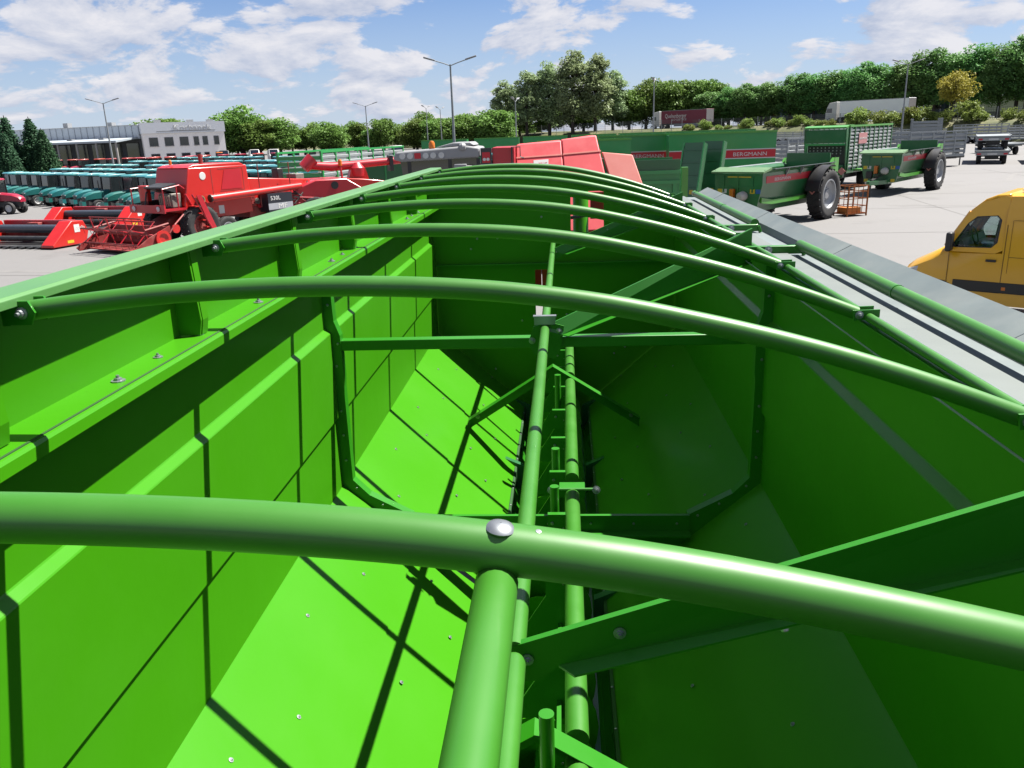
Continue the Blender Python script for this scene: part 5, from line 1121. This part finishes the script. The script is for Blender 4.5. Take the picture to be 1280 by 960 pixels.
# clipped row of limes behind the road
for i in range(24):
    s = 54+i*3.75+rt_.uniform(-.8, .8); p = rp(s, 145+rt_.uniform(-1, 1), 3.4); k = 1.16-.0016*(s-54)+rt_.uniform(-.06, .09)
    tree('lime', p[0], p[1], p[2], k*1.05, 'dark green roadside tree with bare trunk in the row behind the lorries', 'roadside row of dark trees', 'lime_tree', k*(.92-.0036*(s-54)))
for i in range(19):
    s = 55+i*4.8+rt_.uniform(-1.5, 1.5); p = rp(s, 156+rt_.uniform(-2, 3), 3.3)
    tree('lime', p[0], p[1], p[2], 1.12, 'dark green tree in the second rank behind the roadside row', 'second rank of dark trees', 'lime_tree', 1.0-.0040*(s-54)+rt_.uniform(-.05, .08))
p = rp(70, 123, 3.3); tree('yellow', p[0], p[1], p[2], .86, 'small yellow-green tree with round crown in front of the roadside row', None, 'maple_tree')
p = rp(54, 140, 3.4); tree('oak', p[0], p[1], p[2], 1.15, 'broad dark tree standing in front of the roadside row', None, 'oak_tree', 1.15)
# poplars
for x, y, k, kz in ((-9.4, 213, 1.0, .80), (-3.8, 215, 1.12, .93), (2.0, 212, 1.2, 1.04), (7.6, 214, 1.15, .98), (-14.8, 218, 1.0, .72), (12.2, 219, 1.0, .80)):
    tree('poplar', x, y, 3.0, k, 'tall pale grey-green poplar in the clump behind the fence', 'clump of poplars', 'poplar_tree', kz)
# mixed trees between poplars and the limes
for x, y, k, kz in ((16.5, 222, 1.1, 1.1), (21, 224, 1.1, 1.25), (26, 222, 1.15, 1.2), (30.5, 223, 1.1, 1.15), (35.5, 221, 1.15, 1.3), (40, 220, 1.1, 1.05), (43.5, 214, 1.0, .9), (5, 228, 1.1, .9), (-4, 228, 1.1, .8), (-12, 226, 1.1, .8)):
    tree('oak', x, y, 3.0, k, 'round green tree between the poplars and the roadside row', 'trees beside the poplars', 'oak_tree', kz)
p = (38.5, 227); tree('spruce', p[0], p[1], 3.0, 1.05, 'pointed conifer rising out of the trees beside the poplars', None, 'spruce_tree', 1.02)
# far tree line on the left
for i in range(34):
    x = -128+i*3.6+rt_.uniform(-1, 1); y = 262+.25*x+rt_.uniform(-8, 8) if x > -70 else 255+rt_.uniform(-8, 8)
    k = rt_.uniform(.85, 1.2)
    tree('oak', x, y, .0, k*.86, 'round green tree in the distant tree line beyond the yard', 'distant tree line', 'oak_tree', k*rt_.uniform(.62, .95))
for x, y, k in ((-93, 240, 1.6), (-87, 238, 1.35), (-82, 241, 1.2), (-103, 262, 1.0), (-66, 236, 1.05), (-128, 250, 1.1), (-20.5, 200, 1.0), (-16, 196, 1.15), (-25.5, 200, 1.05), (-31, 204, 1.0), (-36, 206, .95)):
    tree('oak', x, y, 0, k, 'larger bluish green tree standing ahead of the distant tree line', 'larger trees ahead of the tree line', 'oak_tree', k*rt_.uniform(.68, .85))
for x, y, k in ((-150, 236, 1.1), (-142, 240, .9), (-165, 250, 1.0), (-118, 232, 1.2), (-111, 231, 1.5), (-125, 233, 1.1), (-134, 236, .9)):
    tree('oak', x, y, 0, k, 'tree crown rising over the roof of the office building', 'trees behind the office', 'oak_tree', k*.78)
# spruces by the office
for x, y, k in ((-82.5, 119, 1.0), (-79.0, 116.5, .95), (-75.8, 117, .92), (-86.5, 121, 1.0), (-80.5, 112, .85), (-77.2, 113, .7), (-73.6, 116, .74)):
    tree('spruce', x, y, 0, k, 'dark spruce in the clump beside the office canopy', 'spruces by the office', 'spruce_tree', k*.76)
# shrubs on the bank
for i in range(30):
    s = 50+i*2.6+rt_.uniform(-1.5, 1.5); d = 119.6+rt_.uniform(-.6, 1.6); p = rp(s, d, 2.85+rt_.uniform(-.1, .1)); k = rt_.uniform(.7, 1.35)*(1.2 if s < 85 else .8)
    tree('shrub', p[0], p[1], p[2], k, 'yellow-green shrub growing on the bank below the lorry road', 'shrubs on the bank', 'shrub', k*rt_.uniform(.7, 1.3))
# parked vehicles far off
for i, (x, y, m, lb) in enumerate(((-56, 160, WHITE, 'white'), (-62, 166, WHITE, 'white'), (-69, 168, BLACK, 'black'), (-30, 150, WHITE, 'white'))):
    t = thing('parked_van', ['small white van far off beyond the red tractors, nearer the slatted wagon', 'small white van far off beyond the red tractors, nearer the black one', 'small black van far off beside the office', 'small white lorry cab over the far end of the slatted wagon'][i], 'van', (x, y, 0), (.4, -.9), 'far parked vans')
    b = MB(); loft(b, [vsec(-2.4, 2.2, .4), vsec(1.0, 2.3, .4), vsec(1.8, 1.4, .4, .98, .9, 1.1), vsec(2.5, 1.1, .4, .95, .9, .9)]); b.build('body', m, t, smooth=38)
    MB().prism([(1.05, 2.2), (1.75, 1.5), (1.80, 1.5), (1.10, 2.22)], -.75, .75).build('windscreen', GLASS, t)
    for s in (-1, 1):
        MB().prism([(.1, 1.45), (1.4, 1.45), (.95, 2.05), (.1, 2.05)], s*.985, s*1.01).build('side_window', GLASS, t)
        for q in (-1.5, 1.6): wheel(t, (q, s*.88, .34), .34, .24, RIM, s, n=14)

for i in range(26):
    s = 52+i*3.6+rt_.uniform(-1, 1); p = rp(s, 168+rt_.uniform(-3, 5), 3.2); k = rt_.uniform(.5, .75)
    tree('oak', p[0], p[1], p[2], k, 'low bushy tree closing the gaps behind the trunks of the roadside trees', 'undergrowth behind the roadside trees', 'oak_tree', k*.6)
